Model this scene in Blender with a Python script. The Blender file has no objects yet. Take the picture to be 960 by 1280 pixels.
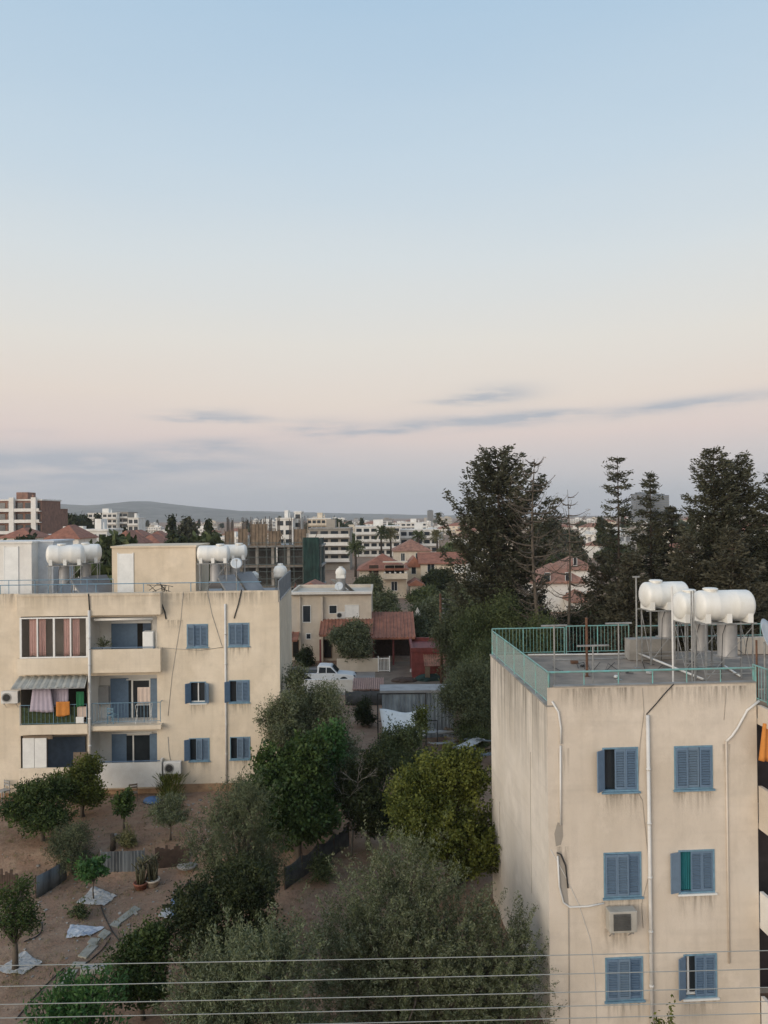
import bpy, math, random
import numpy as np
from mathutils import Vector, Matrix, noise as mnoise
rnd = random.Random(11)
R = math.radians
S = bpy.context.scene
COL = S.collection

# ------------------------------------------------------------------ camera
F = 960.0
CAM = Vector((0, 0, 15))
PITCH = math.atan(5 / 960); ROLL = 0.010
CROT = Matrix.Rotation(R(90) + PITCH, 3, 'X') @ Matrix.Rotation(-ROLL, 3, 'Z')
cd = bpy.data.cameras.new('camera'); cam = bpy.data.objects.new('camera', cd); COL.objects.link(cam)
cam.location = CAM; cam.rotation_euler = CROT.to_euler()
cd.sensor_fit = 'VERTICAL'; cd.sensor_height = 36; cd.lens = 36 * F / 1280
cd.clip_start = 0.1; cd.clip_end = 20000
S.camera = cam

def ray(px, py):
    return CROT @ Vector(((px - 480) / F, -(py - 640) / F, -1))
def at(px, py, Y):
    d = ray(px, py); return CAM + d * (Y / d.y)
def onz(px, py, z):
    d = ray(px, py); return CAM + d * ((z - CAM.z) / d.z)
def sm(t):
    t = max(0.0, min(1.0, t)); return t * t * (3 - 2 * t)
def height(x, y):
    t = sm((y - 32.6) / 1.2)
    wl = sm((-2.5 - x) / 3.5) * (1 - sm((y - 46) / 8)) * sm((x + 40) / 8)
    h = wl * (-0.3 + 0.9 * t)
    if -40 < x < 30 and y < 66:
        h += 0.07 * mnoise.noise(Vector((x * .5, y * .5, 0))) + 0.03 * mnoise.noise(Vector((x * 1.7, y * 1.7, 3)))
    return h
def ong(px, py):
    z = 0.0
    for _ in range(12):
        p = onz(px, py, z); z = .5 * z + .5 * height(p.x, p.y)
    p = onz(px, py, z); p.z = height(p.x, p.y)
    return p

# ------------------------------------------------------------------ materials
def lin(c):
    return tuple((v / 255 / 12.92) if v / 255 <= .04045 else ((v / 255 + .055) / 1.055) ** 2.4 for v in c) + (1.0,)
def nm(name):
    m = bpy.data.materials.new(name); m.use_nodes = True
    nt = m.node_tree; b = nt.nodes['Principled BSDF']
    return m, nt, b
def N(nt, typ, **kw):
    n = nt.nodes.new(typ)
    for k, v in kw.items():
        if k in n.inputs: n.inputs[k].default_value = v
        else: setattr(n, k, v)
    return n
def mixc(nt, fac, a, b, mode='MIX'):
    n = nt.nodes.new('ShaderNodeMix'); n.data_type = 'RGBA'; n.blend_type = mode
    for sock, val in ((n.inputs[0], fac), (n.inputs[6], a), (n.inputs[7], b)):
        if hasattr(val, 'links'): nt.links.new(val, sock)
        elif isinstance(val, (int, float)): sock.default_value = val
        else: sock.default_value = tuple(val)[:3] + (1,)
    return n.outputs[2]
def noisefac(nt, scale, lo, hi, stretch=(1, 1, 1), detail=5, coord='Object', rough=.6, off=(0, 0, 0)):
    tc = nt.nodes.new('ShaderNodeTexCoord'); mp = nt.nodes.new('ShaderNodeMapping')
    mp.inputs['Scale'].default_value = stretch; mp.inputs['Location'].default_value = off
    nt.links.new(tc.outputs[coord], mp.inputs[0])
    n = N(nt, 'ShaderNodeTexNoise', Scale=scale, Detail=detail, Roughness=rough)
    nt.links.new(mp.outputs[0], n.inputs['Vector'])
    r = N(nt, 'ShaderNodeMapRange'); r.inputs[1].default_value = lo; r.inputs[2].default_value = hi
    nt.links.new(n.outputs['Fac'], r.inputs[0])
    return r.outputs[0]
def bump(nt, b, fac, strength=.3, dist=.02):
    bp = N(nt, 'ShaderNodeBump', Strength=strength, Distance=dist)
    nt.links.new(fac, bp.inputs['Height']); nt.links.new(bp.outputs[0], b.inputs['Normal'])
def mat(name, c, rough=.7, metal=0.0, var=.25, scale=3.0, c2=None, stretch=(1, 1, 1), bmp=0.0):
    m, nt, b = nm(name)
    c2 = c2 or tuple(v * (1 - var * 1.6) for v in c[:3])
    f = noisefac(nt, scale, .35, .7, stretch)
    nt.links.new(mixc(nt, f, c, c2), b.inputs['Base Color'])
    b.inputs['Roughness'].default_value = rough; b.inputs['Metallic'].default_value = metal
    if bmp: bump(nt, b, noisefac(nt, scale * 6, .2, .8), bmp)
    return m
def stucco(name, c, stain=(.20, .17, .13), amt=.5, top=None, fall=1.2, streak=.35, topk=1.3):
    m, nt, b = nm(name)
    def scale(f, k):
        n = N(nt, 'ShaderNodeMath', operation='MULTIPLY'); nt.links.new(f, n.inputs[0])
        if hasattr(k, 'links'): nt.links.new(k, n.inputs[1])
        else: n.inputs[1].default_value = k
        return n.outputs[0]
    col = mixc(nt, noisefac(nt, .35, .35, .7, detail=6), c, tuple(v * k for v, k in zip(c, (.84, .82, .78))))
    col = mixc(nt, scale(noisefac(nt, 1.1, .48, .72, detail=9, rough=.72, off=(3, 1, 7)), .45), col, tuple(v * .70 for v in c))
    col = mixc(nt, scale(noisefac(nt, .7, .52, .66, detail=9, rough=.65, off=(13, 5, 1)), .5), col, tuple(min(.85, v * 1.14) for v in c))
    st = noisefac(nt, 1.0, .5, .78, stretch=(3.2, 3.2, .22), detail=7, rough=.65, off=(5, 9, 2))
    col = mixc(nt, scale(st, amt * streak), col, stain)
    col = mixc(nt, scale(noisefac(nt, .8, .55, .8, stretch=(.25, .25, 5), detail=6, off=(1, 2, 3)), amt * .45), col, tuple(v * .62 for v in c))
    if top:
        tc = nt.nodes.new('ShaderNodeTexCoord'); sp = nt.nodes.new('ShaderNodeSeparateXYZ'); nt.links.new(tc.outputs['Object'], sp.inputs[0])
        r = N(nt, 'ShaderNodeMapRange'); r.inputs[1].default_value = top - fall; r.inputs[2].default_value = top; nt.links.new(sp.outputs[2], r.inputs[0])
        s2 = noisefac(nt, 1.4, .38, .62, stretch=(2.2, 2.2, .16), detail=8, rough=.7, off=(2, 4, 6))
        col = mixc(nt, scale(scale(s2, r.outputs[0]), amt * topk), col, stain)
    nt.links.new(col, b.inputs['Base Color']); b.inputs['Roughness'].default_value = .92
    b.inputs['Specular IOR Level'].default_value = .2
    bump(nt, b, noisefac(nt, 14, .2, .8, detail=9, rough=.7), .22, .03)
    return m
def leafmat(name, c1, c2, under=None, trans=.13):
    m, nt, b = nm(name)
    a = N(nt, 'ShaderNodeAttribute', attribute_name='tone')
    col = mixc(nt, a.outputs['Fac'], c1, c2)
    if under:
        g = nt.nodes.new('ShaderNodeNewGeometry')
        k = N(nt, 'ShaderNodeMath', operation='MULTIPLY'); nt.links.new(g.outputs['Backfacing'], k.inputs[0]); k.inputs[1].default_value = .75
        col = mixc(nt, k.outputs[0], col, under)
    nt.links.new(col, b.inputs['Base Color']); b.inputs['Roughness'].default_value = .6
    b.inputs['Specular IOR Level'].default_value = .25
    t = nt.nodes.new('ShaderNodeBsdfTranslucent'); nt.links.new(col, t.inputs[0])
    mx = nt.nodes.new('ShaderNodeMixShader'); mx.inputs[0].default_value = trans
    out = nt.nodes['Material Output']
    nt.links.new(b.outputs[0], mx.inputs[1]); nt.links.new(t.outputs[0], mx.inputs[2]); nt.links.new(mx.outputs[0], out.inputs[0])
    return m
def glassmat(name, c=(.02, .025, .03), rough=.08):
    m, nt, b = nm(name)
    nt.links.new(mixc(nt, noisefac(nt, .8, .3, .7), c, tuple(v * 1.8 for v in c)), b.inputs['Base Color'])
    b.inputs['Roughness'].default_value = rough
    return m

M = {}
M['wall_l'] = stucco('cream_stucco', (.73, .635, .505), amt=.5, top=10.95, fall=.7, topk=.75)
M['wall_s'] = stucco('cream_stucco_upper', (.72, .61, .47), amt=.35)
M['wall_r'] = stucco('beige_stucco', (.66, .585, .495), stain=(.27, .235, .195), amt=.55, top=10.05, fall=.8, topk=.85)
M['wall_rs'] = stucco('greyer_beige_stucco', (.71, .65, .57), stain=(.22, .20, .17), amt=.75, top=9.5, fall=3.0, streak=.15)
M['wall_w'] = stucco('white_stucco', (.78, .76, .72), amt=.3)
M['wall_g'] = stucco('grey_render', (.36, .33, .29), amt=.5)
M['wall_b'] = stucco('pale_stucco', (.62, .55, .46), amt=.3)
M['base_band'] = mat('bare_orange_render', (.42, .27, .16), .95, var=.3, scale=2, bmp=.4)
M['blue'] = mat('blue_shutter_paint', (.125, .205, .31), .6, var=.22, scale=6)
_nt = M['blue'].node_tree; _b = _nt.nodes['Principled BSDF']; _src = _b.inputs['Base Color'].links[0].from_socket
_oi = _nt.nodes.new('ShaderNodeObjectInfo'); _nt.links.new(mixc(_nt, .55, _src, mixc(_nt, _oi.outputs['Random'], (.11, .175, .265), (.19, .255, .32))), _b.inputs['Base Color'])
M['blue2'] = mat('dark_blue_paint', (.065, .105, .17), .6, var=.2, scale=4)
M['bluelt'] = mat('blue_frame_paint', (.17, .30, .40), .55, var=.2, scale=5)
M['turq'] = mat('turquoise_rail_paint', (.16, .40, .38), .5, var=.25, scale=5, c2=(.20, .27, .24))
M['white'] = mat('white_paint', (.78, .78, .75), .5, var=.08, scale=3)
M['tank'] = mat('white_tank_plastic', (.80, .79, .75), .45, var=.06, scale=1.6, c2=(.70, .68, .62), stretch=(1.5, 1.5, .8))
M['pipe'] = mat('white_pipe', (.70, .69, .66), .5, var=.12, scale=2)
M['grille'] = mat('grey_grille', (.10, .10, .095), .7)
M['acc'] = mat('aged_beige_casing', (.44, .42, .37), .6, var=.15)
M['wire'] = mat('weathered_cable_sheath', (.30, .31, .29), .6, var=.1)
M['galv'] = mat('galvanised_steel', (.36, .36, .35), .55, .35, var=.25, scale=5)
M['cyl'] = mat('grey_cylinder', (.38, .37, .36), .5, .2, var=.12, scale=3)
M['rust'] = mat('rusty_steel', (.17, .085, .05), .85, var=.35, scale=5)
M['dark'] = mat('dark_cable', (.03, .03, .03), .7)
M['black'] = mat('black_net', (.018, .018, .02), .8, var=.3, scale=8)
M['glass'] = glassmat('dark_glass')
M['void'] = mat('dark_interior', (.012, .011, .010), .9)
M['conc'] = mat('weathered_concrete', (.34, .32, .29), .95, var=.25, scale=1.4, bmp=.3)
M['roofc'] = mat('roof_screed', (.33, .27, .215), 1.0, var=.5, scale=1.1, c2=(.17, .145, .12), bmp=.3)
M['rooflt'] = mat('pale_roof_screed', (.42, .41, .40), .95, var=.2, scale=.9)
M['tile'] = mat('terracotta_tiles', (.35, .145, .09), .8, var=.3, scale=1.2, bmp=.5)
M['tile2'] = mat('old_terracotta_tiles', (.36, .18, .12), .8, var=.35, scale=1.4, bmp=.5)
M['redpaint'] = mat('dark_red_paint', (.20, .045, .04), .7, var=.3, scale=2)
M['rebar'] = mat('dark_rebar', (.11, .095, .085), .9)
M['wood'] = mat('weathered_wood', (.26, .19, .13), .9, var=.35, scale=3, stretch=(1, 1, .3))
M['woodd'] = mat('dark_timber', (.085, .055, .04), .9, var=.3, scale=4)
M['ply'] = mat('formwork_ply', (.23, .175, .125), .9, var=.3, scale=1)
M['sheet'] = mat('stained_zinc_sheet', (.19, .215, .23), .6, .15, var=.45, scale=1.2, stretch=(2, 2, .3), c2=(.06, .065, .07))
M['tarp'] = mat('pale_tarp', (.50, .50, .49), .7, var=.3, scale=3, c2=(.30, .30, .30))
M['slab'] = mat('stepping_slab', (.34, .33, .28), .95, var=.2, scale=3)
M['bark'] = mat('grey_bark', (.13, .105, .08), .95, var=.35, scale=6, stretch=(1, 1, .3), bmp=.5)
M['barkd'] = mat('brown_bark', (.075, .055, .04), .95, var=.3, scale=4, bmp=.5)
M['orange'] = mat('orange_cloth', (.62, .24, .05), .9, var=.15)
M['lilac'] = mat('lilac_cloth', (.45, .40, .48), .9, var=.12)
M['cream'] = mat('cream_cloth', (.62, .50, .42), .9, var=.1)
M['green'] = mat('green_cloth', (.02, .16, .07), .9, var=.15)
M['pinkc'] = mat('pink_curtain', (.80, .47, .40), .9, var=.15, scale=4, stretch=(6, 1, .5))
M['teal'] = mat('teal_curtain', (.01, .16, .19), .8, var=.2, scale=3, stretch=(6, 1, .4))
M['terra'] = mat('terracotta_pot', (.32, .12, .075), .8)
M['bluep'] = mat('blue_plastic', (.10, .19, .36), .5)
M['gnet'] = mat('green_scaffold_net', (.018, .052, .046), .9, var=.45, scale=.5)
M['camo'] = mat('leafy_privacy_screen', (.05, .075, .025), .9, scale=9, c2=(.012, .018, .008))
M['asph'] = mat('worn_asphalt', (.10, .10, .10), .9, var=.25, scale=.6)
M['brick'] = mat('red_brick', (.27, .15, .11), .9, var=.25, scale=1)
M['hill'] = None
M['bench'] = mat('grey_plastic', (.35, .35, .34), .6)
M['tyre'] = mat('tyre_rubber', (.02, .02, .02), .8)
M['carw'] = mat('white_car_paint', (.74, .75, .75), .25, var=.03)
M['tower'] = mat('blue_grey_glass', (.17, .20, .23), .35, var=.25, scale=.05, stretch=(1, 1, 3))
M['dish'] = mat('pale_dish_paint', (.62, .66, .68), .5, var=.1)

L = {}
L['olive'] = leafmat('olive_leaves', (.036, .048, .018), (.135, .158, .070), (.19, .205, .125))
L['sage'] = leafmat('sage_leaves', (.046, .060, .024), (.135, .160, .075), (.18, .20, .12))
L['dark'] = leafmat('dark_evergreen_leaves', (.018, .027, .010), (.055, .068, .022))
L['citrus'] = leafmat('citrus_leaves', (.022, .042, .011), (.075, .105, .026))
L['bright'] = leafmat('bright_green_leaves', (.026, .050, .013), (.078, .120, .030))
L['vivid'] = leafmat('vivid_green_leaves', (.032, .085, .024), (.075, .155, .042))
L['yellow'] = leafmat('yellow_green_leaves', (.042, .058, .010), (.140, .155, .028))
L['grey'] = leafmat('grey_green_leaves', (.054, .066, .032), (.135, .155, .080))
L['mid'] = leafmat('mid_green_leaves', (.042, .058, .022), (.12, .145, .056))
L['conif'] = leafmat('conifer_needles', (.040, .043, .026), (.092, .092, .056), trans=.12)
L['conif2'] = leafmat('brownish_conifer_needles', (.046, .045, .028), (.096, .090, .058), trans=.12)
L['dead'] = leafmat('dry_twigs', (.14, .115, .09), (.24, .20, .16), trans=.05)
L['cactus'] = leafmat('cactus_skin', (.10, .095, .055), (.12, .12, .07), trans=0)
L['litter'] = leafmat('dry_leaf_litter', (.085, .06, .035), (.26, .20, .12), trans=0)
L['straw'] = leafmat('dry_grass_leaves', (.13, .13, .05), (.22, .2, .1))

# ------------------------------------------------------------------ mesh helpers
class MB:
    def __init__(s): s.v = []; s.f = []; s.mi = []; s.m = 0
    def face(s, pts):
        n = len(s.v); s.v += [tuple(p) for p in pts]; s.f.append(list(range(n, n + len(pts)))); s.mi.append(s.m)
    def box(s, x0, x1, y0, y1, z0, z1):
        x0, x1 = sorted((x0, x1)); y0, y1 = sorted((y0, y1)); z0, z1 = sorted((z0, z1))
        n = len(s.v)
        s.v += [(x0, y0, z0), (x1, y0, z0), (x1, y1, z0), (x0, y1, z0), (x0, y0, z1), (x1, y0, z1), (x1, y1, z1), (x0, y1, z1)]
        for f in ((3, 2, 1, 0), (4, 5, 6, 7), (0, 1, 5, 4), (1, 2, 6, 5), (2, 3, 7, 6), (3, 0, 4, 7)):
            s.f.append([n + i for i in f]); s.mi.append(s.m)
        return s
    def obox(s, c, hx, hy, hz, rot=None):
        rot = rot or Matrix.Identity(3); c = Vector(c); n = len(s.v)
        for q in ((-1, -1, -1), (1, -1, -1), (1, 1, -1), (-1, 1, -1), (-1, -1, 1), (1, -1, 1), (1, 1, 1), (-1, 1, 1)):
            s.v.append(tuple(c + rot @ Vector((q[0] * hx, q[1] * hy, q[2] * hz))))
        for f in ((3, 2, 1, 0), (4, 5, 6, 7), (0, 1, 5, 4), (1, 2, 6, 5), (2, 3, 7, 6), (3, 0, 4, 7)):
            s.f.append([n + i for i in f]); s.mi.append(s.m)
        return s
    def tube(s, pts, r, n=7, cap=True):
        pts = [Vector(p) for p in pts]; k = len(pts)
        rs = r if isinstance(r, (list, tuple)) else [r] * k
        base = len(s.v); ref = None
        for i, p in enumerate(pts):
            d = (pts[min(i + 1, k - 1)] - pts[max(i - 1, 0)])
            if d.length < 1e-9: d = Vector((0, 0, 1))
            d.normalize()
            if ref is None: ref = Vector((1, 0, 0)) if abs(d.x) < .8 else Vector((0, 1, 0))
            a = (ref - d * ref.dot(d)).normalized(); b = d.cross(a); ref = a
            for j in range(n):
                t = 2 * math.pi * j / n
                s.v.append(tuple(p + (a * math.cos(t) + b * math.sin(t)) * rs[i]))
        for i in range(k - 1):
            for j in range(n):
                s.f.append([base + i * n + j, base + i * n + (j + 1) % n, base + (i + 1) * n + (j + 1) % n, base + (i + 1) * n + j]); s.mi.append(s.m)
        if cap:
            s.f.append([base + j for j in range(n)][::-1]); s.mi.append(s.m)
            s.f.append([base + (k - 1) * n + j for j in range(n)]); s.mi.append(s.m)
        return s
    def lathe(s, prof, c=(0, 0, 0), axis='Z', n=20):
        base = len(s.v); c = Vector(c)
        for (r, h) in prof:
            for j in range(n):
                t = 2 * math.pi * j / n; a, b = r * math.cos(t), r * math.sin(t)
                s.v.append(tuple(c + (Vector((a, b, h)) if axis == 'Z' else Vector((h, a, b)) if axis == 'X' else Vector((b, h, a)))))
        for i in range(len(prof) - 1):
            for j in range(n):
                s.f.append([base + i * n + j, base + i * n + (j + 1) % n, base + (i + 1) * n + (j + 1) % n, base + (i + 1) * n + j]); s.mi.append(s.m)
        return s
    def prism(s, poly, y0, y1):            # polygon in x,z pushed along y
        n = len(poly); b = len(s.v)
        s.v += [(p[0], y0, p[1]) for p in poly] + [(p[0], y1, p[1]) for p in poly]
        s.f.append([b + i for i in range(n)]); s.f.append([b + n + i for i in range(n)][::-1]); s.mi += [s.m, s.m]
        for i in range(n):
            j = (i + 1) % n; s.f.append([b + i, b + n + i, b + n + j, b + j]); s.mi.append(s.m)
        return s
    def mesh(s, name, mats, smooth=False):
        me = bpy.data.meshes.new(name); me.from_pydata(s.v, [], s.f); 
        for m in (mats if isinstance(mats, (list, tuple)) else [mats]): me.materials.append(m)
        me.polygons.foreach_set('material_index', s.mi)
        if smooth: me.polygons.foreach_set('use_smooth', [True] * len(s.f))
        me.validate(); me.update()
        import bmesh
        bm = bmesh.new(); bm.from_mesh(me); bmesh.ops.recalc_face_normals(bm, faces=bm.faces); bm.to_mesh(me); bm.free()
        return me
    def build(s, name, mats, parent=None, smooth=False, loc=(0, 0, 0), rot=(0, 0, 0), bev=0):
        return link(name, s.mesh(name, mats, smooth), parent, loc, rot, bev)
def link(name, me, parent=None, loc=(0, 0, 0), rot=(0, 0, 0), bev=0):
    o = bpy.data.objects.new(name, me); COL.objects.link(o)
    o.location = loc; o.rotation_euler = rot
    if parent: o.parent = parent
    if bev:
        b = o.modifiers.new('bevel', 'BEVEL'); b.width = bev; b.segments = 2; b.limit_method = 'ANGLE'
    return o
LABELS = {}
def tag(o, label, cat, group=None):
    o['label'] = label; o['category'] = cat
    if group: o['group'] = group
    LABELS.setdefault(label, []).append(o.name)
    return o
def thing(name, label, cat, loc=(0, 0, 0), rz=0.0, group=None):
    o = bpy.data.objects.new(name, None); COL.objects.link(o)
    o.location = loc; o.rotation_euler = (0, 0, rz); o.empty_display_size = .3
    return tag(o, label, cat, group)
def struct(o): o['kind'] = 'structure'; return o
def copy_tree(o, parent=None):
    c = o.copy(); COL.objects.link(c); c.parent = parent
    for ch in list(o.children): copy_tree(ch, c)
    return c

# ------------------------------------------------------------------ foliage
def leaf_obj(name, C, D, Ln, Wd, tone, m, parent, rng):
    n = len(C)
    D = D / (np.linalg.norm(D, axis=1, keepdims=True) + 1e-9)
    A = rng.normal(size=(n, 3)); Sd = np.cross(D, A); Sd /= (np.linalg.norm(Sd, axis=1, keepdims=True) + 1e-9)
    Ln = np.broadcast_to(Ln, (n,))[:, None]; Wd = np.broadcast_to(Wd, (n,))[:, None]
    V = np.empty((n, 4, 3)); V[:, 0] = C - D * Ln * .5; V[:, 1] = C + Sd * Wd * .5 + D * Ln * .05
    V[:, 2] = C + D * Ln * .5; V[:, 3] = C - Sd * Wd * .5 + D * Ln * .05
    me = bpy.data.meshes.new(name)
    me.vertices.add(4 * n); me.vertices.foreach_set('co', V.reshape(-1).astype(np.float32))
    me.loops.add(4 * n); me.loops.foreach_set('vertex_index', np.arange(4 * n, dtype=np.int32))
    me.polygons.add(n); me.polygons.foreach_set('loop_start', np.arange(0, 4 * n, 4, dtype=np.int32))
    me.polygons.foreach_set('loop_total', np.full(n, 4, np.int32))
    me.materials.append(m); me.update(calc_edges=True)
    a = me.attributes.new('tone', 'FLOAT', 'FACE'); a.data.foreach_set('value', np.clip(tone, 0, 1).astype(np.float32))
    return link(name, me, parent)

def crown_points(lobes, nt, rng, shell=.55, low=-.55):
    w = np.array([l[3] * l[4] + l[3] * l[5] + l[4] * l[5] for l in lobes]); w = w / w.sum()
    idx = rng.choice(len(lobes), nt, p=w); P = np.empty((nt, 3)); O = np.empty((nt, 3))
    for i, k in enumerate(idx):
        l = lobes[k]
        while True:
            d = rng.normal(size=3); d /= np.linalg.norm(d)
            if d[2] > low: break
        bumpy = 1 + .22 * mnoise.noise(Vector((d[0] * 2.3 + k * 7, d[1] * 2.3, d[2] * 2.3))) + .12 * mnoise.noise(Vector((d[0] * 6, d[1] * 6 + k, d[2] * 6)))
        r = (1 - shell * abs(rng.normal()) * .6) * bumpy
        r = max(.12, r)
        P[i] = (l[0] + d[0] * l[3] * r, l[1] + d[1] * l[4] * r, l[2] + d[2] * l[5] * r); O[i] = d
    return P, O

def tree(name, label, base, lobes, leaf, ntwig=400, nleaf=30, twig=.35, spread=.07, ll=.09, lw=.03, cat='tree', trunk_r=.12,
         bark='bark', up=.35, seed=1, group=None, shell=.55, low=-.55, limbs=True, ragged=.0, rnddir=.8):
    """lobes: (dx,dy,z,rx,ry,rz) relative to base"""
    rng = np.random.default_rng(seed); r2 = random.Random(seed)
    root = thing(name, label, cat, base, 0, group)
    P, O = crown_points(lobes, ntwig, rng, shell, low)
    # trunk and limbs
    t = MB(); top = Vector(lobes[0][:3]); zc = max(.3, min(l[2] - l[5] * .4 for l in lobes))
    if limbs:
        fork = Vector((top.x * .3, top.y * .3, zc * .65))
        t.tube([(0, 0, -.15), fork * .5 + Vector((r2.uniform(-.05, .05), r2.uniform(-.05, .05), 0)), fork], [trunk_r * 1.25, trunk_r, trunk_r * .85], 8)
        for l in lobes:
            c = Vector(l[:3]); mid = (fork + c) * .5 + Vector((r2.uniform(-.2, .2), r2.uniform(-.2, .2), r2.uniform(0, .3))) * l[3] * .5
            t.tube([fork, mid, c], [trunk_r * .7, trunk_r * .45, trunk_r * .22], 6)
        for i in range(0, ntwig, max(1, ntwig // 45)):
            p = Vector(P[i]); l = min(lobes, key=lambda q: (Vector(q[:3]) - p).length); c = Vector(l[:3])
            q = c.lerp(p, .55) + Vector((r2.uniform(-.1, .1), r2.uniform(-.1, .1), -.08)) * l[3]
            t.tube([c.lerp(p, .1), q, p], [trunk_r * .25, trunk_r * .15, .006], 5)
        t.build('trunk', M[bark], root, True)
    # leaves on twigs
    T = O + np.array([0, 0, up]) + rng.normal(size=O.shape) * .45; T /= np.linalg.norm(T, axis=1, keepdims=True)
    tl = twig * rng.uniform(.5, 1.4 + ragged, size=ntwig) * np.where(rng.random(ntwig) < .07, 1.9, 1)
    cl = np.array([mnoise.noise(Vector(p) * (1.1 / max(.5, twig * 2.2)) + Vector((seed, 0, 0))) for p in P])[:, None] * .55
    s = rng.uniform(-.5, 1, size=(ntwig, nleaf))
    C = P[:, None, :] + T[:, None, :] * (s * tl[:, None])[..., None] + rng.normal(size=(ntwig, nleaf, 3)) * spread
    D = T[:, None, :] * 1.0 + rng.normal(size=C.shape) * rnddir
    tone = np.clip(rng.uniform(0, 1, size=(ntwig, 1)) ** 1.5 * .7 + rng.uniform(0, .4, size=(ntwig, nleaf)) - .03 + cl, 0, 1)
    n = ntwig * nleaf
    leaf_obj('crown', C.reshape(n, 3), D.reshape(n, 3), ll * rng.uniform(.7, 1.3, n), lw * rng.uniform(.7, 1.3, n), tone.reshape(n), L[leaf], root, rng)
    return root

def auto_lobes(rx, ry, ztop, zbot, n, seed, squash=1.0):
    r = random.Random(seed); zc = (ztop + zbot) / 2; hz = (ztop - zbot) / 2
    out = [(0, 0, zc - hz * .10, rx * .66, ry * .66, hz * .76)]
    for i in range(n * 2):
        a = i * 2.399 + r.uniform(-.5, .5); e = -.75 + 2.1 * ((i * .618) % 1)
        q = r.uniform(.26, .46); k = r.uniform(.92, 1.10)
        wide = 1.0 if e > -.2 else .95
        out.append((math.cos(a) * rx * (k - q) * math.cos(e) * wide, math.sin(a) * ry * (k - q) * math.cos(e) * wide, zc + math.sin(e) * hz * (k - q), rx * q, ry * q, hz * q * r.uniform(.8, 1.1)))
    return out

def ptree(name, label, px, ptop, Y, wpx, leaf, zbot=.5, nl=6, seed=1, base_z=None, dens=1.0, raise_=False, **kw):
    """a tree whose crown is wpx photo pixels wide at distance Y, topped at row ptop"""
    top = at(px, ptop, Y); bz = height(top.x, Y) if base_z is None else base_z
    r = wpx / 2 * Y / F; zt = top.z - bz
    kx = 1.13 if 24 < Y < 60 and wpx > 40 and px > 200 else 1.02; lob = auto_lobes(r * kx, r * kx, zt, min(zbot, .12 * zt) if not raise_ else zbot, nl, seed)
    ll = kw.pop('ll', .10) * 1.12; kw.setdefault('low', -.95); kw['lw'] = kw.get('lw', .03) * 1.2; area = (r * r * 2 + r * (zt - zbot) * 2)
    tw = kw.pop('twig', .35); nlf = kw.pop('nleaf', 30)
    nt_ = int(kw.pop('ntwig', 38 * area * dens))
    nt_ = max(40, min(3200, nt_))
    return tree(name, label, (top.x, Y, bz), lob, leaf, nt_, nlf, tw, ll=ll, seed=seed, **kw)

def ptree_hi(*a, **k): return ptree(*a, raise_=True, **k)

def conifer(name, label, px, ptop, Y, prof, leaf='conif', seed=1, step=.42, nb=5, tuft=7, bend=0, ll=.34, lw=.085, side=.32, gap=.12, group=None, bare=1.0, tr=.22, lift=.25, bark='barkd'):
    rng = np.random.default_rng(seed); r2 = random.Random(seed)
    top = at(px, ptop, Y); H = top.z
    root = thing(name, label, 'conifer tree' if leaf != 'dead' else 'dead tree', (top.x, Y, 0), 0, group)
    t = MB(); lean = lambda z: Vector((bend * math.sin(z / H * 2.2), 0, z))
    t.tube([lean(H * k / 8) - Vector((0, 0, .2 if k == 0 else 0)) for k in range(9)], [tr * (1 - k / 8 * .93) for k in range(9)], 7)
    hs = [p[0] for p in prof]; rs = [p[1] for p in prof]
    Cs = []; Ds = []; Ts = []
    z = H * .08; az = 0
    while z < H:
        rr = float(np.interp(z / H, hs, rs))
        for b in range(nb):
            az += 2.399 + r2.uniform(-.5, .5)
            if r2.random() < gap: continue
            ln = rr * r2.uniform(.55, 1.12)
            if ln < .08: ln = .08
            d = Vector((math.cos(az), math.sin(az), 0)); o = lean(z + r2.uniform(-.2, .2) * step)
            li = lift + r2.uniform(-.12, .15)
            pts = []; dr = -.10 + r2.uniform(-.1, .1)
            for k in range(5):
                q = k / 4
                pts.append(o + d * (ln * q) + Vector((0, 0, ln * (dr * math.sin(q * math.pi) + li * q ** 2))))
            if ln > .5: t.tube(pts, [tr * .28 * (1 - .8 * k / 4) for k in range(5)], 4, cap=False)
            tone = r2.random() * .7
            nt = max(2, int(ln / .30)); sd = Vector((-d.y, d.x, 0))
            for k in range(nt):
                q = 1 - (k / nt) * .82
                j = q * 4; i = min(3, int(j)); p = pts[i].lerp(pts[i + 1], j - i)
                w = side * (1.25 - q) * ln * .7
                for sgn in (-1, 0, 1):
                    if r2.random() > bare: continue
                    pp = p + sd * (sgn * w * r2.uniform(.5, 1.2)) + d * (0 if sgn == 0 else r2.uniform(-.1, .15)) + Vector((0, 0, r2.uniform(-.08, .05)))
                    c = np.array(pp)[None] + rng.normal(size=(tuft, 3)) * np.array([.15, .15, .09]) * (ll / .3)
                    Cs.append(c); Ds.append(np.array(d + sd * sgn * .6 + Vector((0, 0, .25)))[None] + rng.normal(size=(tuft, 3)) * .55)
                    Ts.append(np.full(tuft, tone) + rng.uniform(0, .3, tuft))
        z += step * r2.uniform(.75, 1.25)
    t.build('trunk', M[bark], root, True)
    C = np.concatenate(Cs); n = len(C)
    leaf_obj('crown', C, np.concatenate(Ds), ll * rng.uniform(.6, 1.3, n), lw * rng.uniform(.6, 1.4, n), np.concatenate(Ts), L[leaf], root, rng)
    return root

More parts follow.
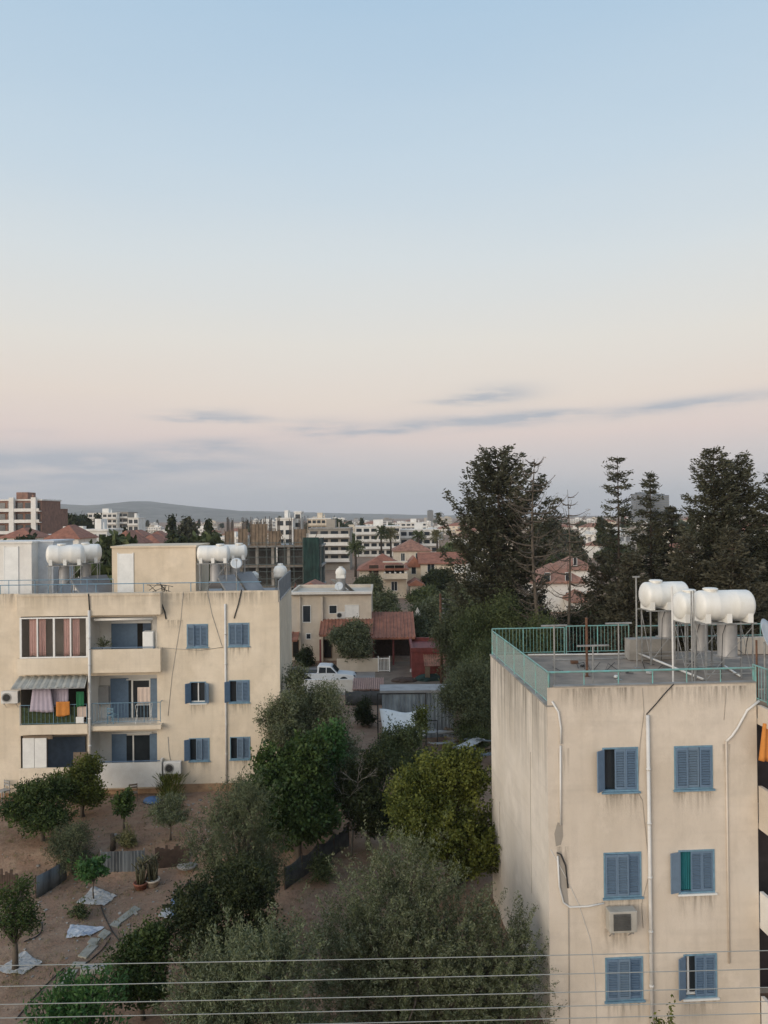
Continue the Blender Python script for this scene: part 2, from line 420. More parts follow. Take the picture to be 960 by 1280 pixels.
# ------------------------------------------------------------------ ground, hills
def grid_axis(a, b, near0, near1, step, grow=1.35):
    xs = list(np.arange(near0, near1 + 1e-6, step)); s = step; x = near1
    while x < b: s *= grow; x += s; xs.append(min(x, b))
    s = step; x = near0; pre = []
    while x > a: s *= grow; x -= s; pre.append(max(x, a))
    return pre[::-1] + xs
gx = grid_axis(-5600, 5600, -30, 24, .5); gy = grid_axis(-60, 6250, 12, 66, .5)
g = MB(); nx, ny = len(gx), len(gy)
g.v = [(x, y, height(x, y)) for y in gy for x in gx]
g.f = [[j * nx + i, j * nx + i + 1, (j + 1) * nx + i + 1, (j + 1) * nx + i] for j in range(ny - 1) for i in range(nx - 1)]; g.mi = [0] * len(g.f)
gm, nt, b = nm('dry_earth')
f1 = noisefac(nt, .25, .35, .68, detail=6); f2 = noisefac(nt, 1.5, .45, .7, detail=9, rough=.75, off=(4, 4, 4)); f3 = noisefac(nt, 6, .55, .75, detail=6, off=(1, 5, 2))
c_ = mixc(nt, f1, (.325, .210, .145), (.235, .152, .106)); c_ = mixc(nt, f2, c_, (.36, .265, .19))
k_ = N(nt, 'ShaderNodeMath', operation='MULTIPLY'); nt.links.new(f3, k_.inputs[0]); k_.inputs[1].default_value = .6
c_ = mixc(nt, k_.outputs[0], c_, (.10, .075, .055))
wd = noisefac(nt, .6, .56, .7, detail=7, off=(9, 1, 0)); k_ = N(nt, 'ShaderNodeMath', operation='MULTIPLY'); nt.links.new(wd, k_.inputs[0]); k_.inputs[1].default_value = .45
c_ = mixc(nt, k_.outputs[0], c_, (.12, .115, .06))
nt.links.new(c_, b.inputs['Base Color']); b.inputs['Roughness'].default_value = .97; b.inputs['Specular IOR Level'].default_value = .1
bump(nt, b, noisefac(nt, 5, .2, .8, detail=10, rough=.7), .7, .08)
struct(g.build('ground', gm, smooth=True))

hm, nt, b = nm('scrub_hillside')
nt.links.new(mixc(nt, noisefac(nt, .012, .4, .62, detail=9, rough=.7), (.125, .12, .10), (.24, .22, .19)), b.inputs['Base Color']); b.inputs['Roughness'].default_value = 1
def hill(name, Y, pts, depth, seed):
    h = MB(); rows = 14; xs = []; P = []
    k = np.arange(pts[0][0], pts[-1][0] + .1, 6)
    zs = np.interp(k, [p[0] for p in pts], [p[1] for p in pts])
    for j in range(rows + 1):
        q = j / rows
        for px, py in zip(k, zs):
            top = at(px, py, Y); x = top.x; y = Y - depth * (1 - q)
            z = max(0, top.z) * math.sin(q * math.pi / 2) ** 1.3 * (1 + .10 * mnoise.noise(Vector((x * .004, y * .004, seed))) * (1 - q) * 2) + 3.5 * mnoise.noise(Vector((x * .02, y * .02, seed))) * (q > 0)
            h.v.append((x, y, max(z, -1)))
    n = len(k)
    for j in range(rows + 1):                # far slope
        q = j / rows
        for px, py in zip(k, zs):
            top = at(px, py, Y); h.v.append((top.x, Y + 40 + depth * q, max(0, top.z) * (1 - q) - 1))
    h.f = [[j * n + i, j * n + i + 1, (j + 1) * n + i + 1, (j + 1) * n + i] for j in range(2 * rows + 1) for i in range(n - 1)]; h.mi = [0] * len(h.f)
    struct(h.build(name, hm, smooth=True))
hill('hills', 4200, [(-700, 640), (-300, 622), (-60, 628), (35, 627.5), (62, 629), (110, 632), (150, 630.5), (186, 626.5), (215, 630), (250, 634), (300, 638.5), (350, 642), (420, 645), (480, 648)], 1400, 2)
hill('far_hills', 5200, [(-400, 640), (60, 636), (200, 637), (330, 639), (420, 641.5), (520, 643.5), (640, 645.5), (760, 645), (900, 644), (1200, 642)], 900, 7)

# ------------------------------------------------------------------ building frames
class Frame:
    def __init__(s, px, py, Y, yaw):
        p = at(px, py, Y); s.o = Vector((p.x, p.y, 0)); s.yaw = yaw
        s.u = Vector((math.cos(yaw), math.sin(yaw), 0)); s.v = Vector((-math.sin(yaw), math.cos(yaw), 0))
    def loc(s, px, py, v=0.0):
        d = ray(px, py); t = (v - (CAM - s.o).dot(s.v)) / d.dot(s.v); p = CAM + d * t
        return (p - s.o).dot(s.u), p.z
    def w(s, u, v, z): return s.o + s.u * u + s.v * v + Vector((0, 0, z))
    def rect(s, x0, x1, y0, y1, v=0.0):
        xm, ym = (x0 + x1) / 2, (y0 + y1) / 2
        return s.loc(x0, ym, v)[0], s.loc(x1, ym, v)[0], s.loc(xm, y1, v)[1], s.loc(xm, y0, v)[1]

def wall_holes(mb, u0, u1, z0, z1, holes, v=0.0, t=.22):
    us = sorted({u0, u1, *[h[0] for h in holes], *[h[1] for h in holes]}); zs = sorted({z0, z1, *[h[2] for h in holes], *[h[3] for h in holes]})
    us = [u for u in us if u0 <= u <= u1]; zs = [z for z in zs if z0 <= z <= z1]
    for a, b_ in zip(us, us[1:]):
        for c, d in zip(zs, zs[1:]):
            m = ((a + b_) / 2, (c + d) / 2)
            if any(h[0] < m[0] < h[1] and h[2] < m[1] < h[3] for h in holes): continue
            mb.face([(a, v, c), (b_, v, c), (b_, v, d), (a, v, d)])
    for h in holes:
        a, b_, c, d = h[:4]; tt = h[4] if len(h) > 4 else t
        mb.face([(a, v, c), (a, v + tt, c), (a, v + tt, d), (a, v, d)]); mb.face([(b_, v, c), (b_, v + tt, c), (b_, v + tt, d), (b_, v, d)])
        mb.face([(a, v, c), (b_, v, c), (b_, v + tt, c), (a, v + tt, c)]); mb.face([(a, v, d), (b_, v, d), (b_, v + tt, d), (a, v + tt, d)])

SH = {}
def shutter_mesh(w, h, louv=True):
    key = (round(w, 2), round(h, 2), louv)
    if key in SH: return SH[key]
    w, h = key[0], key[1]; m = MB(); st = .045; t = .018
    m.box(0.004, st, -t, t, 0, h); m.box(w - st, w - .004, -t, t, 0, h)
    for z in (0, h - .07): m.box(st, w - st, -t + .001, t - .001, z, z + .07)
    p = .072; z = .095
    rot = Matrix.Rotation(R(-40), 3, 'X')
    while z < h - .09:
        m.obox((w / 2, -.006, z), w / 2 - st, .032, .006, rot)
        z += p
    m.box(st, w - st, .020, .024, .06, h - .06)
    SH[key] = m.mesh('shutter', M['blue']); return SH[key]

def window(par, u0, u1, z0, z1, angles, v=0.0, curtain=None, white=False, sill=True, frame=True):
    fw = .045
    f = MB()
    if frame:
        f.box(u0, u0 + fw, v - .025, v + .07, z0, z1); f.box(u1 - fw, u1, v - .025, v + .07, z0, z1)
        f.box(u0 + fw, u1 - fw, v - .022, v + .07, z1 - fw, z1); f.box(u0 + fw, u1 - fw, v - .022, v + .07, z0, z0 + fw)
    else: f.box(u0, u1, v + .02, v + .06, z0, z0 + .04)
    wo = f.build('window', M['bluelt'], par)
    g_ = MB(); g_.box(u0 + .01, u1 - .01, v + .16, v + .17, z0 + .01, z1 - .01); g_.build('pane', M['glass'], wo)
    if white:
        s = MB(); um = (u0 + u1) / 2 + (0 if white == 1 else -.32 * (u1 - u0))
        s.box(um - .03, um + .03, v + .10, v + .15, z0 + .04, z1 - .04); s.box(u0 + .04, u1 - .04, v + .101, v + .149, z0 + .045, z0 + .10)
        s.build('sash', M['white'], wo)
    if curtain:
        c = MB(); k = 14; a, b_ = u0 + .05, u0 + (u1 - u0) * .45
        for i in range(k):
            x0, x1 = a + (b_ - a) * i / k, a + (b_ - a) * (i + 1) / k; y0, y1 = v + .10 + .02 * (i % 2), v + .10 + .02 * ((i + 1) % 2)
            c.face([(x0, y0, z0 + .05), (x1, y1, z0 + .05), (x1, y1, z1 - .05), (x0, y0, z1 - .05)])
        c.build('curtain', M[curtain], wo)
    if sill:
        s = MB(); s.box(u0 - .04, u1 + .05, v - .07, v - .03, z0 - .055, z0 - .004); s.box(u0 - .03, u1 + .04, v - .03, v - .001, z0 - .05, z0 - .006); s.build('sill', M['white'] if curtain or white else M['bluelt'], wo)
    n = len(angles); w = (u1 - u0 - 2 * fw) / n; h = z1 - z0 - 2 * fw - .01
    for i, a in enumerate(angles):
        me = shutter_mesh(w, h)
        if a is None: continue
        if a == 0 and rnd.random() < .5: a = rnd.uniform(.6, 2.6)
        if a >= 0: link('shutter', me, wo, (u0 + fw + i * w, v - .03 if a else v + .012, z0 + fw + .005), (0, 0, -R(a)))
        else:
            link('shutter', me, wo, (u0 + fw + (i + 1) * w, v - .03, z0 + fw + .005), (0, 0, R(180) + R(-a)))
    return wo

def ac_unit(label, fr, px, py, v, w=.80, h=.55, d=.30, square=False, group='air conditioner units on the walls'):
    u, z = fr.loc(px, py, v)
    t = thing('air_conditioner', label, 'air conditioner', fr.w(u, v, z - h / 2), fr.yaw, group)
    m = MB(); m.box(-w / 2, w / 2, -d - .06, -.06, 0, h); m.build('casing', M['acc' if square else 'pipe'], t, bev=.02)
    m = MB()
    if square:
        m.box(-w * .36, w * .26, -d - .075, -d - .062, h * .12, h * .90)
        for i in range(9): m.box(-w * .36, w * .26, -d - .09, -d - .076, h * .15 + i * h * .08, h * .15 + i * h * .08 + .012)
    else:
        m.lathe([(.02, 0), (h * .40, 0), (h * .40, .012), (h * .36, .016), (.02, .016)], (-w * .16, -d - .078, h / 2), 'Y', 24)
    m.build('fan_grille', M['grille'] if square else M['galv'], t)
    if not square:
        m = MB(); m.lathe([(.01, 0), (h * .30, 0), (h * .30, .006), (.01, .006)], (-w * .16, -d - .086, h / 2), 'Y', 20); m.build('fan', M['dark'], t)
    m = MB()
    for s in (-.35, .35): m.box(w * s - .02, w * s + .02, -d - .05, .0, -.04, -.005); m.tube([(w * s, -d + .02, -.03), (w * s, -.01, -.28)], .012, 5)
    m.build('bracket', M['galv'], t)
    return t

def capsule(r, L_):
    e = r * .42; pr = []
    for i in range(7): a = math.pi / 2 * i / 6; pr.append((max(.004, r * math.sin(a)), -L_ / 2 + e * (1 - math.cos(a))))
    pr += [(r * 1.008, -L_ * .17), (r * 1.008, -L_ * .16), (r, -L_ * .155), (r, L_ * .155), (r * 1.008, L_ * .16), (r * 1.008, L_ * .17)]
    for i in range(7): a = math.pi / 2 * (1 - i / 6); pr.append((max(.004, r * math.sin(a)), L_ / 2 - e * (1 - math.cos(a))))
    return pr

def heater(label, fr, px, py, Y, L_, r, zroof, yaw=0.0, cyl=(0, 0, .27, .85), panels=1, hatch=-.3, group='solar water heaters on the roofs', pside=1, feet=3, standw=.8):
    c = at(px, py, Y)
    t = thing('solar_water_heater', label, 'water heater', (c.x, c.y, zroof), fr.yaw + yaw, group)
    zc = c.z - zroof; zb = zc - r
    m = MB(); m.lathe(capsule(r, L_), (0, 0, zc), 'X', 28)
    for i in range(feet):
        x = (-.36 + .72 * i / (feet - 1)) * L_
        m.box(x - .085, x + .085, -r * .86, r * .86, zb - .06, zc - r * .46)
    tk = m.build('storage_tank', M['tank'], t, True)
    e = tk.modifiers.new('es', 'EDGE_SPLIT'); e.split_angle = R(40)
    m = MB(); m.lathe([(.005, 0), (.21, 0), (.21, .05), (.24, .05), (.24, .09), (.19, .11), (.005, .12)], (hatch * L_, 0, zc + r - .03), 'Z', 18); m.build('hatch', M['tank'], tk)
    m = MB(); hw = L_ * standw / 2; hd = r * .75
    for x in (-hw, hw):
        for y in (-hd, hd): m.box(x - .02, x + .02, y - .02, y + .02, 0, zb - .065)
        m.box(x - .018, x + .018, -hd, hd, zb - .10, zb - .064); m.tube([(x, -hd, .1), (x, hd, zb - .2)], .012, 5)
    for y in (-hd, hd):
        m.box(-hw - .15, hw + .15, y - .022, y + .022, zb - .105, zb - .062); m.box(-hw, hw, y - .015, y + .015, .30, .33)
    m.tube([(-hw, -hd, .12), (hw, -hd, zb - .2)], .012, 5)
    m.build('stand', M['galv'], t)
    cx, cy, cr, ch = cyl
    m = MB(); z1 = zb - .13; z0 = max(.05, z1 - ch)
    m.lathe([(.01, z0), (cr, z0), (cr, z0 + .02), (cr * .985, z0 + .03), (cr * .985, z1 - .04), (cr, z1 - .03), (cr * .96, z1), (.01, z1)], (cx, cy, 0), 'Z', 24)
    m.box(cx - cr, cx + cr, cy - cr, cy + cr, z0 - .04, z0 - .005)
    hc = m.build('hot_cylinder', M['cyl'], t, True); e = hc.modifiers.new('es', 'EDGE_SPLIT'); e.split_angle = R(40)
    m = MB(); m.tube([(cx + cr, cy - .1, z0 + .2), (cx + cr + .18, cy - .2, z0 + .05), (cx + cr + .25, cy - .2, z0 + .5), (hw, -hd, zb)], .014, 5)
    m.tube([(cx - cr * .6, cy - cr * .9, z1), (cx - cr, cy - cr, z1 - .3), (cx - cr * 1.2, cy - cr, .15)], .012, 5)
    m.build('pipework', M['dark'], t)
    for k in range(panels):
        m = MB(); x = pside * (hw + .55 + k * 1.0) - .2 * pside
        rot = Matrix.Rotation(R(38) * -pside, 3, 'Y') if True else None
        prt = Matrix.Rotation(R(-52) * pside, 3, 'Z') @ Matrix.Rotation(R(40) * pside, 3, 'Y'); m.obox((x, (-.5 if k == 0 else .5), .62), .95, .55, .04, prt)
        pn = m.build('collector_panel', M['glassp'], t)
        m = MB(); m.obox((x, (-.5 if k == 0 else .5), .605), .98, .58, .03, prt); m.build('panel_frame', M['galv'], pn)
    return t
M['fglass'] = glassmat('far_window_glass', (.19, .19, .19), .4)
M['glassp'] = glassmat('collector_glass', (.15, .15, .15), .45)

def stainmat():
    m, nt, b = nm('drip_dirt'); b.inputs['Base Color'].default_value = (.16, .14, .115, 1); b.inputs['Roughness'].default_value = 1
    tc = nt.nodes.new('ShaderNodeTexCoord'); sp = nt.nodes.new('ShaderNodeSeparateXYZ'); nt.links.new(tc.outputs['Generated'], sp.inputs[0])
    f = noisefac(nt, 2.2, .42, .72, stretch=(4, 4, .35), detail=6)
    p = N(nt, 'ShaderNodeMath', operation='POWER'); nt.links.new(sp.outputs[2], p.inputs[0]); p.inputs[1].default_value = 1.6
    e = N(nt, 'ShaderNodeMath', operation='PINGPONG'); nt.links.new(sp.outputs[0], e.inputs[0]); e.inputs[1].default_value = .5
    e2 = N(nt, 'ShaderNodeMath', operation='MULTIPLY'); nt.links.new(e.outputs[0], e2.inputs[0]); e2.inputs[1].default_value = 7; e2.use_clamp = True
    a = N(nt, 'ShaderNodeMath', operation='MULTIPLY'); nt.links.new(f, a.inputs[0]); nt.links.new(p.outputs[0], a.inputs[1])
    a2 = N(nt, 'ShaderNodeMath', operation='MULTIPLY'); nt.links.new(a.outputs[0], a2.inputs[0]); nt.links.new(e2.outputs[0], a2.inputs[1])
    a3 = N(nt, 'ShaderNodeMath', operation='MULTIPLY'); nt.links.new(a2.outputs[0], a3.inputs[0]); a3.inputs[1].default_value = .62
    t = nt.nodes.new('ShaderNodeBsdfTransparent'); mx = nt.nodes.new('ShaderNodeMixShader'); nt.links.new(a3.outputs[0], mx.inputs[0]); nt.links.new(t.outputs[0], mx.inputs[1]); nt.links.new(b.outputs[0], mx.inputs[2]); nt.links.new(mx.outputs[0], nt.nodes['Material Output'].inputs[0])
    return m
M['drip'] = stainmat()
def drip(par, u0, u1, z1, h, v=-.004):
    q = MB(); q.face([(u0, v, z1 - h), (u1, v, z1 - h), (u1, v, z1), (u0, v, z1)]); return q.build('drip_stain', M['drip'], par)
def crack(par, pts, fr, seed, v=-.004):
    r = random.Random(seed); q = MB(); P = [fr.loc(x, y) for x, y in pts]; Q = []
    for (a, b_) in zip(P, P[1:]):
        for k in range(7): t = k / 7; Q.append((a[0] + (b_[0] - a[0]) * t + r.uniform(-.03, .03), v, a[1] + (b_[1] - a[1]) * t + r.uniform(-.02, .02)))
    q.tube(Q, .007, 4); return q.build('crack', M['crack'], par)
M['crack'] = mat('crack_dirt', (.20, .175, .14), .95)

# ================================================================== LEFT BUILDING
FL = Frame(349, 740, 40.6, R(2.5))
UL0 = -19.5; DL = 8.3
zr = FL.loc(270, 739)[1]                      # parapet top
lb = thing('apartment_building', 'cream three storey apartment block with stacked balconies, laundry and blue shutters', 'apartment building', FL.o, FL.yaw, 'apartment blocks')
zfl = zr - .25
rc = lambda x0, x1, y0, y1, v=0.0: FL.rect(x0, x1, y0, y1, v)
wl = [
    (rc(233.5, 260, 780, 809), [0, 0, 0], {}),
    (rc(285.5, 311.7, 778.5, 807.7), [0, 0, 0], {}),
    (rc(237.5, 257.5, 852, 879), [130, -130], {'white': 1}),
    (rc(286.5, 312, 850, 878), [140, 0, 0], {}),
    (rc(236.5, 262, 922.5, 951), [145, 0, 0], {}),
    (rc(287.5, 313, 921, 949), [None, 0, 0], {}),
]
log = {  # loggia openings
    'tl': rc(26, 109.5, 770.5, 823), 'tr': rc(113.5, 196.5, 771, 836),
    'ml': rc(26, 109.5, 846, 909), 'mr': rc(113.5, 196.5, 844, 906),
    'bl': rc(26, 109.5, 919, 975), 'br': rc(113.5, 196.5, 914, 978)}
LD = 1.5
m = MB(); wall_holes(m, UL0, 0, -.3, zr, [w[0] for w in wl] + [log[k] + (.03,) for k in log])
m.face([(0, 0, -.3), (0, DL, -.3), (0, DL, zr - .62), (0, 0, zr - .62)])          # right end wall, lower under the railing
m.face([(UL0, 0, -.3), (UL0, DL, -.3), (UL0, DL, zr), (UL0, 0, zr)]); m.face([(UL0, DL, -.3), (0, DL, -.3), (0, DL, zr - .62), (UL0, DL, zr - .62)])
m.box(-.9, -.002, .004, .16, zr - .62, zr - .003)
m.box(UL0, -.9, .16, .20, zfl - .3, zr - .002)
m.build('wall', M['wall_l'], lb)
m = MB(); m.box(UL0 + .01, -.02, .21, DL - .02, zr - .80, zr - .62); m.build('roof', M['rooflt'], lb)
m = MB()
for z in (zr - 3.6, zr - 6.6): m.box(UL0 + .02, -.02, LD + .1, DL - .02, z - .1, z)
m.build('floor_slab', M['wall_g'], lb)
for h in wl: window(lb, *h[0], h[1], **h[2]); drip(lb, h[0][0] - .12, h[0][1] + .12, h[0][2] - .06, .75)
for x0, x1, y, h_ in ((206, 228, 965, .5), (22, 109, 844, .4), (205, 340, 741, .8), (2, 20, 742, .9), (205, 230, 775, .8)):
    A_ = FL.rect(x0, x1, y, y + 1); drip(lb, A_[0], A_[1], A_[3], h_)
# base band of bare render
m = MB(); m.box(rc(203, 204, 980, 985)[0], -.0, -.018, -.002, -.3, FL.loc(270, 979)[1]); m.box(rc(24, 25, 980, 985)[0], rc(203, 204, 980, 985)[0] - .01, -.016, -.003, -.3, FL.loc(160, 985)[1] - .05); m.box(UL0, rc(24, 25, 980, 985)[0] - .01, -.018, -.002, -.3, .8); m.build('plinth', M['base_band'], lb)
# loggia rooms
def room(k, matn):
    a, b_, c, d = log[k]; q = MB()
    q.face([(a, .03, c), (a, LD, c), (a, LD, d), (a, .03, d)]); q.face([(b_, .03, c), (b_, LD, c), (b_, LD, d), (b_, .03, d)])
    q.face([(a, .03, d), (b_, .03, d), (b_, LD, d), (a, LD, d)]); q.face([(a, .03, c), (b_, .03, c), (b_, LD, c), (a, LD, c)])
    q.face([(a, LD, c), (b_, LD, c), (b_, LD, d), (a, LD, d)])
    return q.build('loggia', matn, lb)
rooms = {}
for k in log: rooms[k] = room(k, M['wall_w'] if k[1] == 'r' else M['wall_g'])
PRJ = .45
# roof band and balcony parapets
a, b_, c, d = rc(21, 200.5, 742, 769.5, -PRJ)
m = MB(); m.box(a, b_, -PRJ, -.003, c, d); m.box(a + .0, b_, -PRJ - .04, -PRJ - .002, d - .12, d + .003); m.build('roof_parapet', M['wall_l'], lb)
a, b_, c, d = rc(21, 110, 823, 843, -PRJ)
m = MB(); m.box(a, b_, -PRJ, -.004, c, d); m.build('balcony', M['wall_l'], lb)
# glazed enclosure upstairs
a, b_, c, d = rc(26, 109, 771.5, 822.5, -PRJ + .05)
en = MB()
for i in range(5):
    u = a + (b_ - a) * i / 4; en.box(u - (.05 if i in (0, 4, 2) else .035), u + (.05 if i in (0, 4, 2) else .035), -PRJ + .02, -PRJ + .08, c, d)
en.box(a, b_, -PRJ + .022, -PRJ + .078, c + .001, c + .07); en.box(a, b_, -PRJ + .022, -PRJ + .078, d - .07, d - .001)
en = en.build('window', M['white'], lb)
m = MB(); m.box(a + .02, b_ - .02, -PRJ + .045, -PRJ + .05, c + .03, d - .03)
gm_, nt, b = nm('clear_glazing'); tr = nt.nodes.new('ShaderNodeBsdfTransparent'); gl = N(nt, 'ShaderNodeBsdfGlossy', Roughness=.05); mx = nt.nodes.new('ShaderNodeMixShader'); mx.inputs[0].default_value = .12
nt.links.new(tr.outputs[0], mx.inputs[1]); nt.links.new(gl.outputs[0], mx.inputs[2]); nt.links.new(mx.outputs[0], nt.nodes['Material Output'].inputs[0]); tr.inputs[0].default_value = (.95, .96, .97, 1)
M['clear'] = gm_
m.build('pane', gm_, en)
def drape(name, parent, u0, u1, z0, z1, v, matn, folds=7, amp=.035, taper=0.0, hem=.03, seed=0):
    r = random.Random(seed); q = MB(); kx, kz = folds * 4, 8; n = kx + 1
    for j in range(kz + 1):
        tz = j / kz
        for i in range(kx + 1):
            tx = i / kx; uc = (u0 + u1) / 2; u = uc + (u0 + (u1 - u0) * tx - uc) * (1 - taper * (tz if taper > 0 else 1 - tz) * abs(1 if taper else 0))
            q.v.append((u, v + amp * math.sin(tx * folds * 2 * math.pi + seed) * (.4 + .6 * (1 - tz)) , z0 + (z1 - z0) * tz + (hem * math.sin(tx * 5 + seed) if j == 0 else 0)))
    q.f = [[j * n + i, j * n + i + 1, (j + 1) * n + i + 1, (j + 1) * n + i] for j in range(kz) for i in range(kx)]; q.mi = [0] * len(q.f)
    o = q.build(name, matn, parent, True); s = o.modifiers.new('solid', 'SOLIDIFY'); s.thickness = .008
    return o
for x0, x1 in ((37, 46), (49, 57.5), (80, 88), (91, 99.5)):
    A = rc(x0, x1, 773, 820, -PRJ + .25); drape('curtain', en, A[0], A[1], A[2], A[3], -PRJ + .25, M['pinkc'], 3, .03, seed=x0)
# right-hand balconies
a, b_, c, d = rc(113.5, 200.5, 811.5, 840.7, -PRJ)
m = MB(); m.box(a, b_, -PRJ, -PRJ + .10, c, d); m.box(a, b_, -PRJ + .10, -.003, c, c + .14); m.box(b_ - .10, b_, -PRJ + .10, -.003, c + .14, d)
bal1 = m.build('balcony', M['wall_l'], lb)
m = MB(); m.tube([(a, -PRJ + .05, d + .08), (b_ - .3, -PRJ + .05, d + .08)], .025, 6); [m.tube([(a + (b_ - a) * q, -PRJ + .05, d), (a + (b_ - a) * q, -PRJ + .05, d + .08)], .015, 5) for q in (.05, .35, .65, .9)]; m.build('handrail', M['blue'], bal1)
def railing(par, u0, u1, z0, z1, v, matn, step=.13, rr=.018, br=.007, ret=0.0, mid=False):
    q = MB(); q.tube([(u0, v, z1), (u1, v, z1)], rr, 6); q.tube([(u0, v, z0 + .06), (u1, v, z0 + .06)], rr * .7, 6)
    n = max(1, int(abs(u1 - u0) / step))
    for i in range(n + 1):
        u = u0 + (u1 - u0) * i / n; q.tube([(u, v, z0 + (.06 if i % 8 else 0)), (u, v, z1)], rr if i % 8 == 0 else br, 5)
    if mid: q.tube([(u0, v, (z0 + z1) / 2), (u1, v, (z0 + z1) / 2)], rr * .7, 5)
    if ret:
        q.tube([(u1, v, z1), (u1, v + ret, z1)], rr, 6); q.tube([(u1, v, z0), (u1, v, z1)], rr, 6)
    return q.build('railing', matn, par)
for (ya, yb, yr, xr) in ((903.5, 912.5, 879, 201), (953.8, 984.5, 0, 202)):
    a, b_, c, d = rc(113.5, xr, ya, yb, -PRJ)
    m = MB()
    m.box(a, b_, -PRJ, -.003, c, min(d, c + .22) if yr else c + .16)
    if not yr:
        m.box(a, b_, -PRJ, -PRJ + .10, c + .16, d); m.box(b_ - .10, b_, -PRJ + .1, -.003, c + .16, d + .1)
    bo = m.build('balcony', M['wall_l' if yr else 'wall_w'], lb)
    if yr: railing(bo, a + .05, b_ - .03, d, FL.loc(150, yr, -PRJ)[1], -PRJ + .05, M['bluelt'], .16, ret=PRJ - .06)
    else:
        m = MB(); m.tube([(a, -PRJ + .05, d + .07), (b_ - .1, -PRJ + .05, d + .07)], .025, 6); m.build('handrail', M['blue'], bo)
# left-hand balconies
a, b_, c, d = rc(23.5, 109.5, 906, 918, -PRJ); m = MB(); m.box(a, b_, -PRJ, -.003, c, d); bo = m.build('balcony', M['wall_l'], lb)
zt = FL.loc(60, 881.5, -PRJ)[1]; railing(bo, a + .05, b_ - .05, d, zt, -PRJ + .05, M['bluelt'], .2)
A = rc(27, 96, 884, 906, -PRJ + .1); m = MB(); m.box(A[0], A[1], -PRJ + .09, -PRJ + .11, A[2], A[3]); m.build('privacy_screen', M['camo'], bo)
a, b_, c, d = rc(23.5, 109.5, 960, 984, -PRJ); m = MB(); m.box(a, b_, -PRJ, -PRJ + .1, c, d); m.box(a, b_, -PRJ + .1, -.003, c, c + .15); m.build('balcony', M['wall_l'], lb)
# awning of corrugated sheet
A = rc(24, 109.5, 845, 846, -.02); B_ = rc(13.5, 106, 860, 861, -1.15)
m = MB(); K = 40
for i in range(K):
    def pt(i, q):
        t = i / K; z = math.sin(t * 10 * 2 * math.pi) * .022
        return (A[0] + (A[1] - A[0]) * t + ((B_[0] + (B_[1] - B_[0]) * t) - (A[0] + (A[1] - A[0]) * t)) * q, -.02 + (-1.13) * q, A[3] + (B_[3] - A[3]) * q + z)
    m.face([pt(i, 0), pt(i + 1, 0), pt(i + 1, 1), pt(i, 1)])
aw = m.build('awning', mat('grey_awning_sheet', (.42, .43, .40), .6, var=.25, scale=2), lb); s = aw.modifiers.new('solid', 'SOLIDIFY'); s.thickness = .015
m = MB(); m.tube([(B_[0], -1.15, B_[3] - .03), (B_[1], -1.15, B_[3] - .03)], .025, 6)
for q in (A[0] + .1, A[1] - .1): m.tube([(q, -.02, A[3] - .55), (q, -1.1, B_[3] - .02)], .018, 5)
m.build('awning_frame', M['galv'], aw)
# loggia doors, shutters
def panel(par, name, x0, x1, y0, y1, v, matn, t=.04):
    A = rc(x0, x1, y0, y1, v); q = MB(); q.box(A[0], A[1], v - t, v, A[2], A[3]); return q.build(name, matn, par)
V = LD - .02
for (x0, x1, y0, y1, mm, nmx, vv) in (
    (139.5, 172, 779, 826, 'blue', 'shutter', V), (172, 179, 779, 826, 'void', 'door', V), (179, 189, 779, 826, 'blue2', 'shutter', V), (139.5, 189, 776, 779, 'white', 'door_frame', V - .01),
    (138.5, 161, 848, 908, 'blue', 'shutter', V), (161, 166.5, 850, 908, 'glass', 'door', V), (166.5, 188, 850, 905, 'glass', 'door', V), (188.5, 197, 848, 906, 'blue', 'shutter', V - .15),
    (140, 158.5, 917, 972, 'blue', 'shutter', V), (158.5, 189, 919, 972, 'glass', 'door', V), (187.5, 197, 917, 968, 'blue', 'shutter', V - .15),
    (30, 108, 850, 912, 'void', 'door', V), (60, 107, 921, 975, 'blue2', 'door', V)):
    o = panel(lb, nmx, x0, x1, y0, y1, vv, M[mm])
for x0, x1, y0, y1 in ((164.5, 166.5, 850, 905), (186.8, 188.3, 850, 905), (164.5, 188.3, 848.5, 850.5), (166, 167.7, 919, 970), (140, 190, 915.5, 917), (158, 172, 849, 850)):
    panel(lb, 'door_frame', x0, x1, y0, y1, V - .045, M['white'], .03)
panel(lb, 'fold_screen', 28.7, 43, 922.5, 968, -PRJ + .2, M['white']); panel(lb, 'fold_screen', 43.6, 58.4, 922.5, 968, -PRJ + .2, M['white'])
# pipes
def pipe(par, name, pts, r, v, matn, fr):
    q = MB(); P = []
    for px, py in pts:
        u, z = fr.loc(px, py, v); P.append((u, v, z))
    q.tube(P, r, 8)
    if r > .035:
        for k in range(1, 6):
            z = P[0][2] + (P[-1][2] - P[0][2]) * k / 6; uu = P[0][0] + (P[-1][0] - P[0][0]) * k / 6
            q.lathe([(r, -.03), (r * 1.25, -.03), (r * 1.25, .03), (r, .03)], (uu, v, z), 'Z', 10)
    return q.build(name, matn, par, True)
pipe(lb, 'drain_pipe', [(281.3, 755), (283, 980)], .055, -.06, M['pipe'], FL)
pipe(lb, 'drain_pipe', [(111.3, 763), (112.6, 966)], .07, -PRJ - .07, M['pipe'], FL)
pipe(lb, 'cable', [(110.5, 742), (112, 765)], .03, -PRJ - .05, M['dark'], FL)
pipe(lb, 'cable', [(199.5, 748), (203, 757), (206, 765), (207.5, 774)], .035, -.03, M['dark'], FL)
pipe(lb, 'cable', [(302, 737), (298, 755), (294, 768), (292.5, 773)], .03, -.03, M['dark'], FL)
pipe(lb, 'cable', [(259, 738), (265, 768), (277, 806), (279, 809), (250, 813), (205, 810)], .012, -.015, M['galv'], FL)
